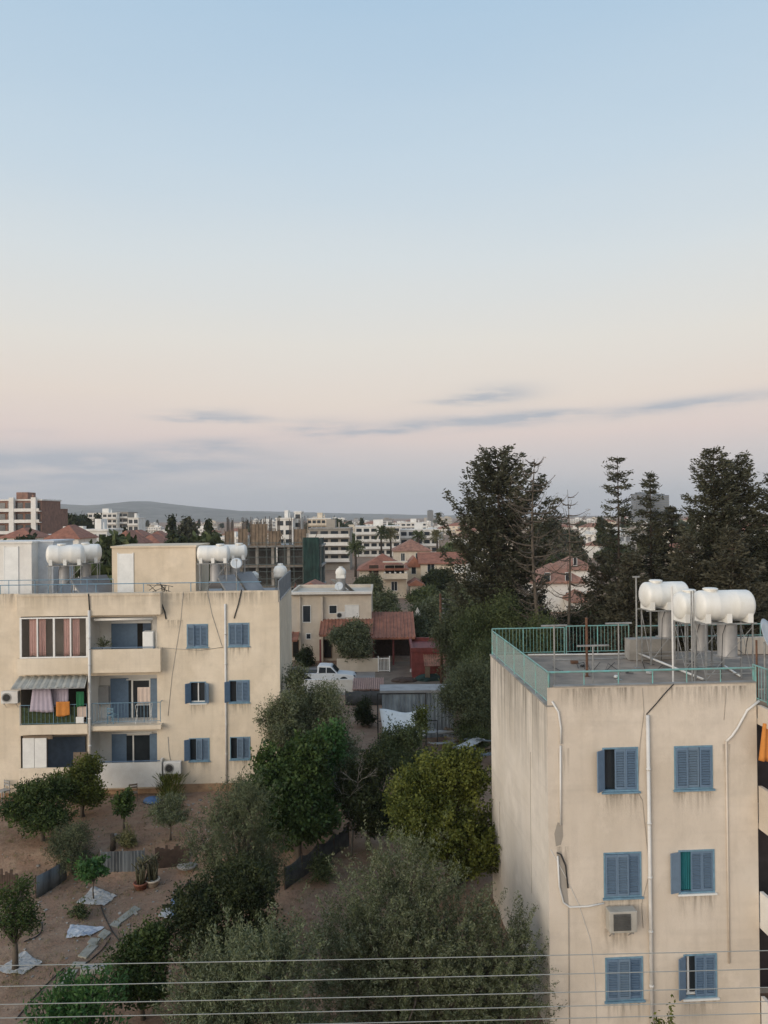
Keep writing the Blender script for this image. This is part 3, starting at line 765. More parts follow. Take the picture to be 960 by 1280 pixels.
pipe(lb, 'cable', [(229, 740), (226, 775), (215, 845), (210, 895)], .010, -.012, M['galv'], FL)
pipe(lb, 'cable', [(210, 921), (211, 938), (213, 950)], .012, -.015, M['galv'], FL)
# roof rails
def wline(pts, r, name, matn, par, posts=(), zp=None):
    q = MB(); q.tube(pts, r, 6)
    for p in posts: q.tube([(p[0], p[1], zp), p], r * .9, 5)
    return q.build(name, matn, par)
zrail = FL.loc(100, 734.5, .15)[1]
us = np.linspace(UL0 + .1, -.95, 16)
wline([(u, .10, zrail + .18) for u in us], .025, 'roof_railing', M['bluelt'], lb, [(u, .10, zrail + .18) for u in us[::2]], zr - .1)
ua, ub = FL.loc(-30, 700, .5)[0], FL.loc(136, 700, .5)[0]
wline([(ua, 1.2, zr + .62), (ub, 1.2, zr + .62)], .02, 'roof_railing', M['bluelt'], lb, [(ua + (ub - ua) * k / 5, 1.2, zr + .62) for k in range(6)], zr - .6)
m = MB(); n = 9
for i in range(n): m.box(-.06, -.02, i * (DL - .2) / (n - 1), i * (DL - .2) / (n - 1) + .04, zr - .62, zr + .45)
m.box(-.065, -.015, 0, DL - .15, zr + .45, zr + .50); m.box(-.048, -.035, .03, DL - .2, zr - .55, zr + .42)
m.build('side_railing', mat('grey_mesh_railing', (.24, .26, .28), .6, var=.2), lb)
# stair houses
def sthouse(x0, x1, y0, v0, v1, matn, doors):
    A = FL.rect(x0, x1, y0, 736, v0); q = MB(); zb = zr - .62; a, b_, d = A[0], A[1], A[3]
    q.box(a, b_, v0, v1, zb, d); q.box(a - .06, b_ + .06, v0 - .06, v1 + .06, d + .001, d + .10)
    o = q.build('stair_house', matn, lb)
    for (p0, p1, t0) in doors:
        B = FL.rect(p0, p1, t0, 740, v0 - .02); q = MB(); q.box(B[0], B[1], v0 - .04, v0 - .002, zb + .02, B[3]); q.box(B[0] - .05, B[0], v0 - .05, v0 - .003, zb, B[3] + .05); q.box(B[1], B[1] + .05, v0 - .05, v0 - .003, zb, B[3] + .05); q.build('door', M['white'], o)
sthouse(140, 244.5, 684.5, 2.6, 6.6, M['wall_s'], [(148, 166, 692)])
sthouse(-40, 39.5, 679.5, 2.2, 5.5, M['wall_w'], [(6, 22, 684)])
sthouse(40, 66.5, 678, 3.1, 6.2, mat('pale_blue_render', (.60, .63, .66), .9, var=.12), [])

HG = 'solar water heaters on the roofs'
zlr = zr - .62
heater('white roof tank on lattice stand with round left end between two stair houses', FL, 82, 693, 42.2, 2.0, .52, zlr, R(14), (-.1, .2, .27, .95), 1, -.1, pside=1)
heater('white roof tank half hidden behind the tank with round left end', FL, 107, 691, 43.9, 1.75, .50, zlr, R(8), (.0, .2, .26, .9), 1, 0)
heater('white roof tank right of the cream stair house, above a grey cylinder', FL, 267, 692, 43.2, 1.85, .46, zlr, R(3), (.1, -.1, .30, .95), 2, .2)
heater('white roof tank partly behind the tank beside the cream stair house', FL, 292, 689.5, 45.5, 1.6, .42, zlr, R(3), (.1, 0, .26, .8), 1, .2)
def poly_tank(label, px, py0, py1, Y, rpx, zroof):
    c = at(px, py1, Y); tp = at(px, py0, Y); r = rpx * Y / F; h = tp.z - c.z; t = thing('water_tank', label, 'water tank', (c.x, c.y, c.z), 0)
    m = MB(); m.lathe([(.01, 0), (r * .9, 0), (r, h * .1), (r * .96, h * .25), (r, h * .3), (r, h * .55), (r * .8, h * .75), (r * .4, h * .85), (.01, h * .86)], n=20); m.build('tank_body', M['tank'], t, True)
    m = MB(); m.lathe([(.01, h * .84), (r * .4, h * .84), (r * .4, h * .97), (.01, h)], n=14); m.build('lid', M['tank'], t, True)
    if c.z - zroof > .1:
        m = MB()
        for x in (-.6, .6):
            for y in (-.6, .6): m.box(x * r - .02, x * r + .02, y * r - .02, y * r + .02, zroof - c.z, -.06)
        m.box(-r * .8, r * .8, -r * .8, r * .8, -.06, -.003); m.build('stand', M['galv'], t)
poly_tank('rounded white plastic water tank at the roof corner beside the grey mesh railing', 350.5, 704, 721, 47, 8.5, zlr)
poly_tank('low white dome tank half hidden behind the collectors on the cream roof', 318, 714, 723, 47.5, 5.5, zlr)
def dish(name, label, px, py, Y, rpx, yaw, tilt, zb, matn='dish', cat='satellite dish'):
    c = at(px, py, Y); r = rpx * Y / F; t = thing(name, label, cat, (c.x, c.y, zb), yaw)
    m = MB(); m.lathe([(.005, 0), (r * .4, r * .03), (r * .75, r * .10), (r, r * .19), (r * 1.01, r * .2), (r * .75, r * .12), (r * .4, r * .05), (.005, .02)], n=28)
    for i, v in enumerate(m.v):
        q = Matrix.Rotation(R(90 - tilt), 3, 'X') @ Vector(v); m.v[i] = (q.x, q.y, q.z + c.z - zb)
    m.build('reflector', M[matn], t, True)
    m = MB(); m.tube([(0, .12, -.0), (0, .12, c.z - zb - .0), (0, .03, c.z - zb)], .03, 7); m.build('mast', M['galv'], t)
    m = MB(); tip = Matrix.Rotation(R(90 - tilt), 3, 'X') @ Vector((0, 0, r * 1.1)); bt = Matrix.Rotation(R(90 - tilt), 3, 'X') @ Vector((0, -r, r * .19))
    z0 = Vector((0, 0, c.z - zb)); m.tube([bt + z0, tip + z0], .015, 5); m.lathe([(.01, 0), (.05, 0), (.05, .1), (.01, .1)], tip + z0, 'Z', 8); m.build('receiver_arm', M['galv'], t)
dish('satellite_dish', 'round pale satellite dish leaning by the tanks on the cream building roof', 295.5, 704.5, 42.6, 7.2, R(12), 25, zlr)
# ---- things hung on / standing in the left building
ac_unit('white air conditioner bracketed at the left edge beside the corrugated awning', FL, 15.5, 870, -.02, .85, .62)
ac_unit('white air conditioner low on the cream wall by the bottom balcony', FL, 217, 957.5, -.02, .90, .62)
def cloth(label, x0, x1, y0, y1, v, matn, folds=4, cat='laundry', seed=0, taper=0.0, name='hanging_cloth'):
    A = rc(x0, x1, y0, y1, v); uc = (A[0] + A[1]) / 2; p = FL.w(uc, v, A[3])
    o = drape(name, None, -(A[1] - A[0]) / 2, (A[1] - A[0]) / 2, A[2] - A[3], 0, 0, M[matn], folds, .03, taper, seed=seed)
    o.location = p; o.rotation_euler = (0, 0, FL.yaw); tag(o, label, cat, 'laundry hanging on the balconies')
cloth('lilac sheet hanging from the line under the awning', 40.5, 63.5, 861.5, 890, -PRJ - .12, 'lilac', 5, seed=1, taper=-.35)
cloth('pale grey lilac curtain cloth hanging behind the orange towel', 62, 85.5, 861, 884, -PRJ + .16, 'lilac', 6, seed=2)
cloth('orange towel over the middle balcony rail', 70, 87, 877, 895, -PRJ - .06, 'orange', 2, seed=3)
cloth('dark green shirt hanging on the middle balcony beside the drain pipe', 95.5, 105, 864.5, 883, -PRJ - .03, 'green', 2, seed=4)
cloth('peach towel drying on the rack on the middle right balcony', 172, 188, 859, 879, -.1, 'cream', 3, seed=5)
def board(label, name, cat, x0, x1, y0, y1, v, matn, t=.04, group=None):
    A = rc(x0, x1, y0, y1, v); uc = (A[0] + A[1]) / 2; q = MB(); w = (A[1] - A[0]) / 2
    q.box(-w, w, -t, 0, 0, A[3] - A[2]); q.box(-w * .9, w * .9, -t - .012, -t - .002, .05, A[3] - A[2] - .05)
    o = q.build(name, matn, None, False, FL.w(uc, v, A[2]), (0, 0, FL.yaw), .01); tag(o, label, cat, group)
board('orange board leaning in the ground floor balcony beside the pipe', 'wooden_board', 'board', 92, 110, 940, 958, -PRJ + .2, M['ply'])
board('orange panel strip above the white folding screens', 'fascia_board', 'board', 29, 66, 919, 924, -.2, M['ply'])
board('striped beige board behind the green shirt on the balcony', 'cane_mat', 'mat', 97, 109, 883, 896, -PRJ + .14, M['cream'])
board('white crate at the foot of the striped board', 'plastic_crate', 'crate', 95, 105, 896, 904, -PRJ + .02, M['white'], .02)
board('grey meter box on the balcony wall beside the drying rack', 'meter_box', 'box', 121, 137, 857, 880, LD - .1, M['cyl'], .2)
board('white appliance stacked on the top balcony corner', 'boxed_appliance', 'appliance', 181.5, 194.5, 788, 818, .3, M['white'], .5)
# retracted awning tube on the top balcony
A = rc(118, 191, 772, 776, -.1); m = MB(); m.tube([(A[0], -.12, (A[2] + A[3]) / 2), (A[1], -.12, (A[2] + A[3]) / 2)], .07, 10); m.build('rolled_awning', M['white'], lb, True)
# drying rack and balcony chair
A = rc(171, 189, 880, 903, .0); t = thing('drying_rack', 'white metal drying rack holding a peach towel on the middle balcony', 'drying rack', FL.w((A[0] + A[1]) / 2, 0, A[2]), FL.yaw)
m = MB(); w = (A[1] - A[0]) / 2; H = A[3] - A[2]
for x in (-w, w): m.tube([(x, -.25, 0), (x, .25, H)], .012, 5); m.tube([(x, .25, 0), (x, -.25, H)], .012, 5)
m.build('legs_frame', M['white'], t); m = MB()
for k in range(6): m.tube([(-w, -.25 + .1 * k, H), (w, -.25 + .1 * k, H)], .008, 5)
m.build('rails', M['white'], t)
def chair(label, p, rz, matn, s=1.0, group='chairs outside the cream building'):
    t = thing('garden_chair', label, 'chair', p, rz, group)
    m = MB(); m.box(-.21, .21, -.21, .21, .42, .46); m.build('seat', matn, t)
    m = MB(); m.box(-.21, .21, .18, .21, .62, .70); m.box(-.21, .21, .18, .21, .76, .84); m.box(-.21, -.17, .181, .209, .46, .86); m.box(.17, .21, .181, .209, .46, .86); m.build('backrest', matn, t)
    for x in (-.19, .19):
        for y in (-.19, .19): q = MB(); q.box(x - .02, x + .02, y - .02, y + .02, 0, .42); q.build('leg', matn, t)
    t.scale = (s, s, s); return t
u_, z_ = FL.loc(141, 903, .2); chair('small blue folding chair on the middle right balcony', FL.w(u_, .2, rc(113, 201, 903.5, 912.5, -PRJ)[2] + .2), R(160), M['bluelt'])
p = ong(167, 1001); chair('brown wooden chair under the ground floor balcony', p, R(20), M['wood'], .95)
p = ong(4, 1000); chair('pale plastic chair at the far left by the cream wall', p, R(-30), M['bench'], 1.1)
# potted plant top balcony
A = rc(122, 139, 795, 812, .0)
tree('potted_plant', 'potted succulent on the top balcony sill beside the drain pipe', FL.w((A[0] + A[1]) / 2, -.2, A[2]), [(0, 0, .3, .3, .2, .3)], 'grey', 40, 8, .25, .03, .14, .03, cat='plant', limbs=True, trunk_r=.03, seed=4)
p = ong(190, 1003); m = MB()
m.lathe([(.01, 0), (.34, .02), (.38, .10), (.30, .2), (.15, .27), (.01, .28)], n=14)
m.v = [(v[0] * 1.3 + .1 * mnoise.noise(Vector(v) * 4), v[1] + .1 * mnoise.noise(Vector(v) * 5), v[2] * (1 + .5 * mnoise.noise(Vector(v) * 3))) for v in m.v]
tag(m.build('plastic_bag', M['bluep'], None, True, p), 'crumpled blue bag lying on the earth below the bottom balcony', 'bag')
# aerial tangle on roof
A = rc(198, 222, 722, 738, .4); m = MB(); r9 = random.Random(9)
for k in range(9):
    x0 = r9.uniform(A[0], A[1]); m.tube([(x0, r9.uniform(.3, .9), zr - .6), (x0 + r9.uniform(-.5, .5), r9.uniform(.3, .9), zr + r9.uniform(.0, .5)), (x0 + r9.uniform(-.9, .9), r9.uniform(.3, .9), zr + r9.uniform(-.3, .4))], .02, 5)
o = m.build('cable_tangle', M['dark'], None, False, FL.o, (0, 0, FL.yaw)); tag(o, 'tangle of dark cables and pipe ends on the cream building parapet', 'cables')

# ================================================================== RIGHT BUILDING
FR = Frame(684, 884, 22.0, R(3.4))
rr_ = lambda x0, x1, y0, y1, v=0.0: FR.rect(x0, x1, y0, y1, v)
zs = FR.loc(684, 884)[1]; zp = FR.loc(815, 856.5)[1]; zt = FR.loc(815, 838.5)[1]
DR = 8.2; UR = FR.loc(947, 1000)[0]; URX = UR + 6
rb = thing('apartment_building', 'beige apartment block with turquoise roof railings and louvred blue shutters', 'apartment building', FR.o, FR.yaw, 'apartment blocks')
wr = [
    (rr_(753, 797.5, 934, 989), [145, 0, 0], {}),
    (rr_(842.5, 890.5, 932, 986), [0, 0, 0], {}),
    (rr_(754.5, 801.5, 1065, 1121), [0, 0, 0], {}),
    (rr_(848, 893, 1062, 1116), [165, 0, 0], {'curtain': 'teal'}),
    (rr_(756.5, 803.6, 1196, 1250), [0, 0, 0], {}),
    (rr_(854.5, 896, 1192, 1247), [150, 0, 0], {'white': 2}),
]
m = MB(); wall_holes(m, 0, UR, -.2, zp, [w[0] for w in wr])
m.box(.20, UR, .001, .18, zs, zp - .004)                      # parapet body
m.face([(0, DR, -.2), (URX, DR, -.2), (URX, DR, zs), (0, DR, zs)])
m.face([(UR, 0, -.2), (UR, 1.6, -.2), (UR, 1.6, zs), (UR, 0, zs)]); m.face([(UR, 1.6, -.2), (URX, 1.6, -.2), (URX, 1.6, zs), (UR, 1.6, zs)]); m.face([(URX, 1.6, -.2), (URX, DR, -.2), (URX, DR, zs), (URX, 1.6, zs)])
m.build('wall', M['wall_r'], rb)
m = MB(); m.box(-.006, .15, .002, DR, -.2, zs); m.build('side_wall', M['wall_rs'], rb)
m = MB(); m.box(.20, UR, -.025, .20, zp, zp + .035); m.build('coping', M['conc'], rb)
m = MB(); m.box(-.03, .20, -.002, DR + .03, zs + .002, zs + .05); m.build('roof_edge', M['conc'], rb)
m = MB(); m.box(.20, URX - .02, .19, DR, zs - .25, zs - .02); m.build('roof', M['roofc'], rb)
m = MB()
for z in (zs - 3.1, zs - 6.1): m.box(.02, URX - .02, 1.65, DR - .02, z - .1, z)
m.build('floor_slab', M['wall_g'], rb)
for h in wr: window(rb, *h[0], h[1], **h[2]); drip(rb, h[0][0] - .10, h[0][1] + .10, h[0][2] - .06, .8)
for x0, x1, y, h_ in ((754, 792, 1160, .9), (693, 800, 860, .9), (820, 945, 858, .7), (695, 712, 1058, 1.5), (697, 712, 935, 1.0), (902, 914, 930, 1.2)):
    A_ = FR.rect(x0, x1, y, y + 1); drip(rb, A_[0], A_[1], A_[3], h_)
pipe(rb, 'drain_pipe', [(809.5, 894), (815.5, 1300)], .055, -.075, M['pipe'], FR)
pipe(rb, 'conduit', [(907.7, 927), (911.5, 1204)], .028, -.03, M['wall_r'], FR)
pipe(rb, 'conduit', [(949, 876), (934, 888), (922, 910), (915, 920), (907.7, 927)], .035, -.04, M['pipe'], FR)
pipe(rb, 'conduit', [(690, 877), (698, 890), (701, 910), (701, 930)], .03, -.04, M['pipe'], FR)
pipe(rb, 'conduit', [(700.5, 932), (700.8, 1031)], .028, -.035, M['pipe'], FR)
pipe(rb, 'cable', [(688, 1062), (706, 1094), (723, 1130), (738, 1175), (744, 1230), (746, 1300)], .008, -.015, M['pipe'], FR)
pipe(rb, 'conduit', [(697, 1070), (699, 1108), (704, 1128), (712, 1134), (735, 1133), (755, 1129)], .026, -.035, M['pipe'], FR)
pipe(rb, 'cable', [(696, 1066), (701, 1068), (707, 1082), (710, 1110)], .02, -.03, M['dark'], FR)
pipe(rb, 'conduit', [(710.5, 1135), (712, 1300)], .012, -.02, M['wall_g'], FR)
pipe(rb, 'cable', [(842, 855), (830, 868), (820, 880), (808, 893)], .016, -.02, M['dark'], FR)
pipe(rb, 'cable', [(803, 860), (805, 890), (800, 930), (797, 990), (803, 1000), (812, 1090), (802, 1130), (804, 1160)], .007, -.012, M['wall_g'], FR)
pipe(rb, 'cable', [(908, 860), (905, 900)], .006, -.01, M['wall_g'], FR)
# damaged patches of bare render
def patch(pts, v, matn, name='bare_patch'):
    q = MB(); P = [FR.loc(x, y, v) for x, y in pts]; q.prism([(a, b) for a, b in P], v, v + .02); return q.build(name, matn, rb)
patch([(697, 1028), (703, 1030), (704, 1045), (701, 1056), (695, 1058), (693, 1042)], -.006, M['wall_g'])
patch([(696, 1066), (701, 1064), (707, 1078), (709, 1110), (711, 1132), (704, 1130), (699, 1105)], -.005, M['wall_g'])
# side-wall cracks
m = MB()
for (pts) in ([(2.0, 3.2), (2.02, 6.4)], [(2.0, 6.4), (1.96, 7.6)], [(6.7, 1.5), (6.72, 4.3)]):
    m.tube([(-.004, y, z) for y, z in pts], .018, 5)
m.build('cable', M['wall_g'], rb)
# railings: left side, back, front rail
def brail(P0, P1, z0, z1, step, postevery, rr=.022, br=.008, name='railing', bot=True, mesh=False):
    q = MB(); P0 = Vector(P0); P1 = Vector(P1); ln = (P1 - P0).length; n = int(ln / step)
    q.tube([(P0.x, P0.y, z1), (P1.x, P1.y, z1)], rr, 8)
    if bot: q.tube([(P0.x, P0.y, z0 + .08), (P1.x, P1.y, z0 + .08)], rr * .7, 6)
    for i in range(n + 1):
        p = P0.lerp(P1, i / n); big = i % postevery == 0 or i == n
        q.tube([(p.x, p.y, z0 if big else z0 + .08), (p.x, p.y, z1)], rr if big else br, 6 if big else 4)
    return q.build(name, M['turq'], rb)
z1s = FR.loc(692, 841)[1]
brail((.06, .05), (.06, DR - .05), zs + .05, z1s, .13, 11, .022, .005)
m = MB(); m.box(.054, .062, .10, DR - .1, zs + .14, z1s - .05)
wm, nt, b = nm('wire_mesh'); tr = nt.nodes.new('ShaderNodeBsdfTransparent'); mx = nt.nodes.new('ShaderNodeMixShader'); mx.inputs[0].default_value = .32
b.inputs['Base Color'].default_value = (.42, .47, .44, 1); nt.links.new(tr.outputs[0], mx.inputs[1]); nt.links.new(b.outputs[0], mx.inputs[2]); nt.links.new(mx.outputs[0], nt.nodes['Material Output'].inputs[0])
m.build('mesh_infill', wm, rb)
ub = FR.loc(786, 800, DR - .08)[0]; zb1 = FR.loc(700, 784.5, DR - .08)[1]
brail((.06, DR - .08), (ub * .53, DR - .08), zs + .02, zb1, .135, 9)
brail((ub * .53 + .08, DR - .08), (ub, DR - .08), zs + .02, zb1 + .05, .135, 9)
brail((ub + .3, DR - .08), (URX, DR - .08), zs + .05, zb1 + .0, 1.2, 1, .025, bot=False); brail((ub + .3, DR - .06), (URX, DR - .06), zs + .05, zb1 - .45, 1.2, 1, .022, bot=False, name='railing')
m = MB(); m.tube([(.08, .10, zt), (UR, .10, zt)], .03, 8)
for k in range(7): u = .1 + (UR - .1) * k / 6; m.tube([(u, .10, zp - .05), (u, .10, zt)], .018, 6)
m.build('railing', M['turq'], rb)
# end railing above the balconies on the right
brail((UR + .02, -.55), (URX, -.55), FR.loc(955, 876)[1], FR.loc(955, 832)[1], .14, 8)
brail((UR + .02, -.55), (UR + .02, .2), FR.loc(955, 876)[1], FR.loc(955, 832)[1], .14, 4)
for k, (ya, yb) in enumerate(((881, 905), (982, 1036), (1114, 1160), (1245, 1300))):
    z1, z0 = FR.loc(955, ya)[1], FR.loc(955, yb)[1]; q = MB()
    q.box(UR + .03, URX, -.6, -.5, z0, z1); q.box(UR + .03, URX, -.5, 1.6, z0, z0 + .16); q.box(UR + .03, UR + .13, -.5, -.003, z0 + .16, z1)
    q.build('balcony', M['wall_r'] if k < 2 else M['wall_w'], rb)
q = MB(); q.box(UR + .6, UR + 2.2, 1.55, 1.598, .2, zs - .5); q.build('door', mat('dim_balcony_door', (.06, .05, .055), .6), rb)
A = rr_(949, 985, 904, 952, -.45); o = drape('hanging_cloth', None, 0, A[1] - A[0], A[2] - A[3], 0, 0, M['orange'], 4, .06, .3, seed=8); o.location = FR.w(A[0], -.45, A[3]); o.rotation_euler = (0, 0, FR.yaw)
tag(o, 'orange cloth hanging at the right edge of the beige block', 'laundry', 'laundry hanging on the balconies')
ac_unit('old white box air conditioner with square dark grille on the beige wall', FR, 773, 1144, -.01, .80, .60, .34, True)
# roof furniture of the right building
def tpost(label, name, px, py0, py1, Y, bar, matn='galv', r=.025, cat='clothesline post'):
    a = at(px, py0, Y); t = thing(name, label, cat, (a.x, a.y, zs - .02), FR.yaw + R(2), 'posts standing on the beige roof')
    H = a.z - zs + .02; m = MB(); m.tube([(0, 0, 0), (0, 0, H)], r, 8); m.box(-.09, .09, -.09, .09, 0, .012); m.build('post', M[matn], t)
    if bar: m = MB(); m.box(-bar / 2, bar / 2, -.025, .025, H + .001, H + .05); m.build('crossbar', M[matn], t)
    return t
tpost('grey T shaped clothesline post nearest the side railing', 'clothesline_post', 692.5, 783, 0, 24.6, .85)
tpost('grey T shaped clothesline post in the middle of the beige roof before the back railing', 'clothesline_post', 773, 780, 0, 25.6, .90)
tpost('short T shaped clothesline post beside the rusty post', 'clothesline_post', 741, 808, 0, 24.6, 1.05)
tpost('rust brown steel post on the beige roof', 'steel_post', 733, 772, 0, 26.2, 0, 'rust', .045, 'post')
tpost('tall thin aerial pole left of the first roof tank', 'aerial_pole', 795, 722, 0, 27.6, .25, 'galv', .03, 'pole')
tpost('thin vent pole with hooked top before the white tanks', 'vent_pole', 840, 733, 0, 24.4, 0, 'pipe', .03, 'pole')
tpost('thin steel pole rising between the two nearest tanks', 'steel_pole', 864, 739, 0, 24.2, 0, 'galv', .025, 'pole')
tpost('slender pole right beside the pole between the nearest tanks', 'steel_pole', 867, 738, 0, 25.0, 0, 'galv', .02, 'pole')
tpost('dark rusty post standing before the satellite dish', 'steel_post', 945.5, 800, 0, 22.9, 0, 'rust', .03, 'post')
# plinth wall at the back
A = FR.rect(787, 843, 799, 822, 6.6); q = MB(); q.box(A[0], A[1], 6.6, 7.1, zs, A[3]); q.build('roof_upstand', M['conc'], rb)
q = MB(); q.box(FR.loc(905, 800, 7.3)[0], URX, 7.3, 7.5, zs, FR.loc(930, 797, 7.3)[1]); q.build('roof_upstand', M['wall_r'], rb)
heater('white horizontal roof tank farthest left on the beige roof, behind the others', FR, 830, 743, 28.4, 1.78, .47, zs, R(4), (.05, 0, .27, .95), 0, -.18)
heater('white roof tank mostly hidden between its two neighbours on the beige roof', FR, 873, 756.5, 27.0, 1.75, .49, zs, R(4), (.05, 0, .26, .95), 0, -.2)
heater('largest white horizontal roof tank nearest the satellite dish', FR, 904, 756, 25.2, 1.95, .485, zs, R(0), (.12, 0, .31, 1.05), 0, -.22)
dish('satellite_dish', 'large pale satellite dish cut by the right edge of the picture', 961, 803, 23.3, 29, R(50), 25, zs)
# loose pipes on the roof
def rod(label, p0, p1, r, matn, name='loose_pipe', cat='pipe', group='loose pipes lying on the beige roof'):
    m = MB(); a, b_ = Vector(p0), Vector(p1); m.tube([(0, 0, 0), (b_ - a) * .33, (b_ - a) * .66, b_ - a], r, 7); o = m.build(name, M[matn], None, True, a); tag(o, label, cat, group); return o
zz = zs + .03
def onr(px, py, dz=.03): return onz(px, py, zs + dz)
rod('pale pipe lying diagonally across the beige roof towards the front railing', onr(799, 817, .25), onr(879, 849, .05), .04, 'pipe')
rod('long pale pipe along the foot of the back railing', onr(660, 818.5), onr(800, 817.5), .035, 'pipe')
rod('second thin pipe in front of the back railing', onr(690, 825), onr(810, 822), .02, 'galv')
rod('thin grey pipe leading left to right under the tanks', onr(800, 838), onr(905, 832), .02, 'galv')
rod('short white pipe propped on the roof right of the largest tank', onr(905, 832), onr(925, 845), .035, 'white')
for k, (x, y, s) in enumerate(((718, 829, .16), (770, 846.5, .1), (812, 842, .13), (832, 838, .1), (728, 833, .1))):
    p = onr(x, y, 0); m = MB(); m.obox((0, 0, s * .3), s * .8, s * .5, s * .3, Matrix.Rotation(k, 3, 'Z')); m.obox((s * .5, .02, s * .2), s * .4, s * .3, s * .2, Matrix.Rotation(k + 1, 3, 'Z'))
    tag(m.build('rubble_block', M[('rust', 'white', 'tarp', 'conc', 'dark')[k]], None, False, p), ('rusty scrap block near the rusty post on the roof', 'small white stone behind the front railing of the beige roof', 'pale scrap piece lying under the tank stands', 'grey broken block beside the diagonal pipe', 'small dark block right of the rusty scrap block')[k], 'rubble')
m = MB(); r9 = random.Random(5)
for k in range(9):
    p = [onr(700 + k * 22 + r9.uniform(-10, 10), 834 + r9.uniform(-8, 8)) - Vector((FR.o.x, FR.o.y, 0)) for _ in range(4)]
    m.tube(p, .012, 5)
o = m.build('roof_cables', M['dark'], None, True, (FR.o.x, FR.o.y, 0)); tag(o, 'loose dark cables winding over the beige roof', 'cables')

# ================================================================== OVERHEAD WIRES (near)
for k, (yl, yr) in enumerate(((1206, 1187), (1232, 1210), (1254.5, 1233), (1271.5, 1250.5), (1287, 1265.5))):
    P = []
    for i in range(25):
        q = i / 24; px = -250 + q * 1500; py = yl + (yr - yl) * px / 960 + 5 * ((q - .5) ** 2 * -4 + 1) * .4
        P.append(at(px, py, 9.0))
    o0 = P[0].copy(); m = MB(); m.tube([p - o0 for p in P], .0048, 6)
    o = m.build('overhead_wire', M['wire'], None, True, o0)
    tag(o, ('topmost of the pale wires crossing the foot of the picture', 'second pale wire from the top crossing the trees', 'middle pale wire of the five near wires', 'fourth pale wire down crossing the foot of the picture', 'lowest of the five pale wires near the bottom edge')[k], 'wire', 'near overhead wires')

# ================================================================== TREES (garden)
ob = at(518, 1046, 22.3)
tree('olive_tree', 'largest silvery olive tree in the foreground beside the beige block', (ob.x, 22.3, 0),
     [(-.55, 0, 3.7, 1.5, 1.5, 1.75), (-.75, 0, 2.4, 2.3, 2.0, 1.7), (.9, .1, 2.9, 1.6, 1.5, 1.35), (-2.1, -.1, 2.1, 1.4, 1.4, 1.3), (2.0, 0, 2.2, 1.35, 1.4, 1.2), (2.75, .1, 1.9, .85, 1.2, 1.2), (-1.3, -.6, 3.0, 1.1, 1.0, 1.2),
      (.1, -.9, 2.4, 1.3, .9, 1.2), (1.3, -.9, 1.5, 1.5, 1.0, 1.3), (-1.5, -.9, 1.2, 1.5, 1.0, 1.2), (3.1, .2, 2.35, .45, .6, 1.0), (0, -.2, 1.0, 3.0, 1.6, 1.0), (-.1, .3, 4.4, .8, .8, 1.0), (2.4, -.6, .9, 1.2, 1.0, 1.0)],
     'olive', 1650, 92, .48, .045, .096, .025, trunk_r=.22, up=.9, seed=3, ragged=.6, low=-.95)
ptree('olive_tree', 'sage green olive tree at the bottom edge left of the largest olive', 318, 1176, 18.8, 225, 'sage', .4, 7, 5, ll=.088, lw=.022, twig=.48, spread=.045, dens=.95, nleaf=78, trunk_r=.16, ragged=.6, up=1.0)
ptree('evergreen_shrub', 'dark green rounded evergreen bush below the grey feathery tree', 290, 1082, 24.8, 150, 'dark', .3, 7, 8, ll=.095, lw=.045, twig=.24, spread=.075, dens=1.2, nleaf=44, cat='shrub', trunk_r=.12)
ptree('feathery_tree', 'grey green feathery tree above the dark bush and left of the net fence', 300, 985, 28.5, 112, 'grey', .6, 7, 21, ll=.11, lw=.024, twig=.5, spread=.06, dens=.9, nleaf=48, trunk_r=.12, up=.9, ragged=.5)
ptree('citrus_tree', 'round dark citrus tree near the bottom beside the stepping slabs', 179, 1158, 23.6, 92, 'citrus', .55, 6, 31, ll=.10, lw=.048, twig=.2, spread=.08, dens=1.7, nleaf=24, trunk_r=.08)
ptree('loquat_shrub', 'bright green leafy shrub in the bottom left corner', 100, 1228, 21.2, 140, 'vivid', .0, 7, 33, ll=.15, lw=.05, twig=.25, spread=.10, dens=.7, nleaf=20, cat='shrub', trunk_r=.06, up=.7)
ptree_hi('lemon_tree', 'small dark lemon tree on a bare trunk above a white sheet at the left edge', 18, 1104, 26.2, 74, 'citrus', 1.1, 5, 35, ll=.09, lw=.045, twig=.25, spread=.09, dens=.9, nleaf=22, trunk_r=.10)
ptree('citrus_tree', 'round glossy citrus tree before the cream building balconies', 53, 974, 34.5, 88, 'citrus', .5, 7, 37, ll=.12, lw=.055, twig=.25, spread=.10, dens=1.3, nleaf=26, trunk_r=.10)
ptree('lemon_tree', 'yellowish green lemon tree right behind the round glossy citrus', 103, 951, 37.2, 68, 'yellow', .4, 6, 39, ll=.13, lw=.06, twig=.3, spread=.12, dens=1.1, nleaf=24, trunk_r=.10)
ptree('grey_shrub', 'grey leaved bush on the terrace edge below the round glossy citrus', 90, 1030, 32.9, 62, 'grey', .1, 6, 41, ll=.10, lw=.022, twig=.35, spread=.08, dens=1.4, cat='shrub', trunk_r=.07)
ptree_hi('papaya_plant', 'small vivid green plant on a pale stem over the top sheet', 117, 1077, 31.0, 40, 'vivid', .9, 5, 43, ll=.16, lw=.07, twig=.22, spread=.08, dens=1.4, nleaf=16, cat='plant', trunk_r=.03, base_z=-.3)
ptree_hi('slender_tree', 'slender young green tree standing alone on the terrace', 155, 989, 35.6, 24, 'bright', .6, 5, 45, ll=.13, lw=.06, twig=.2, spread=.08, dens=2.4, nleaf=20, trunk_r=.05)
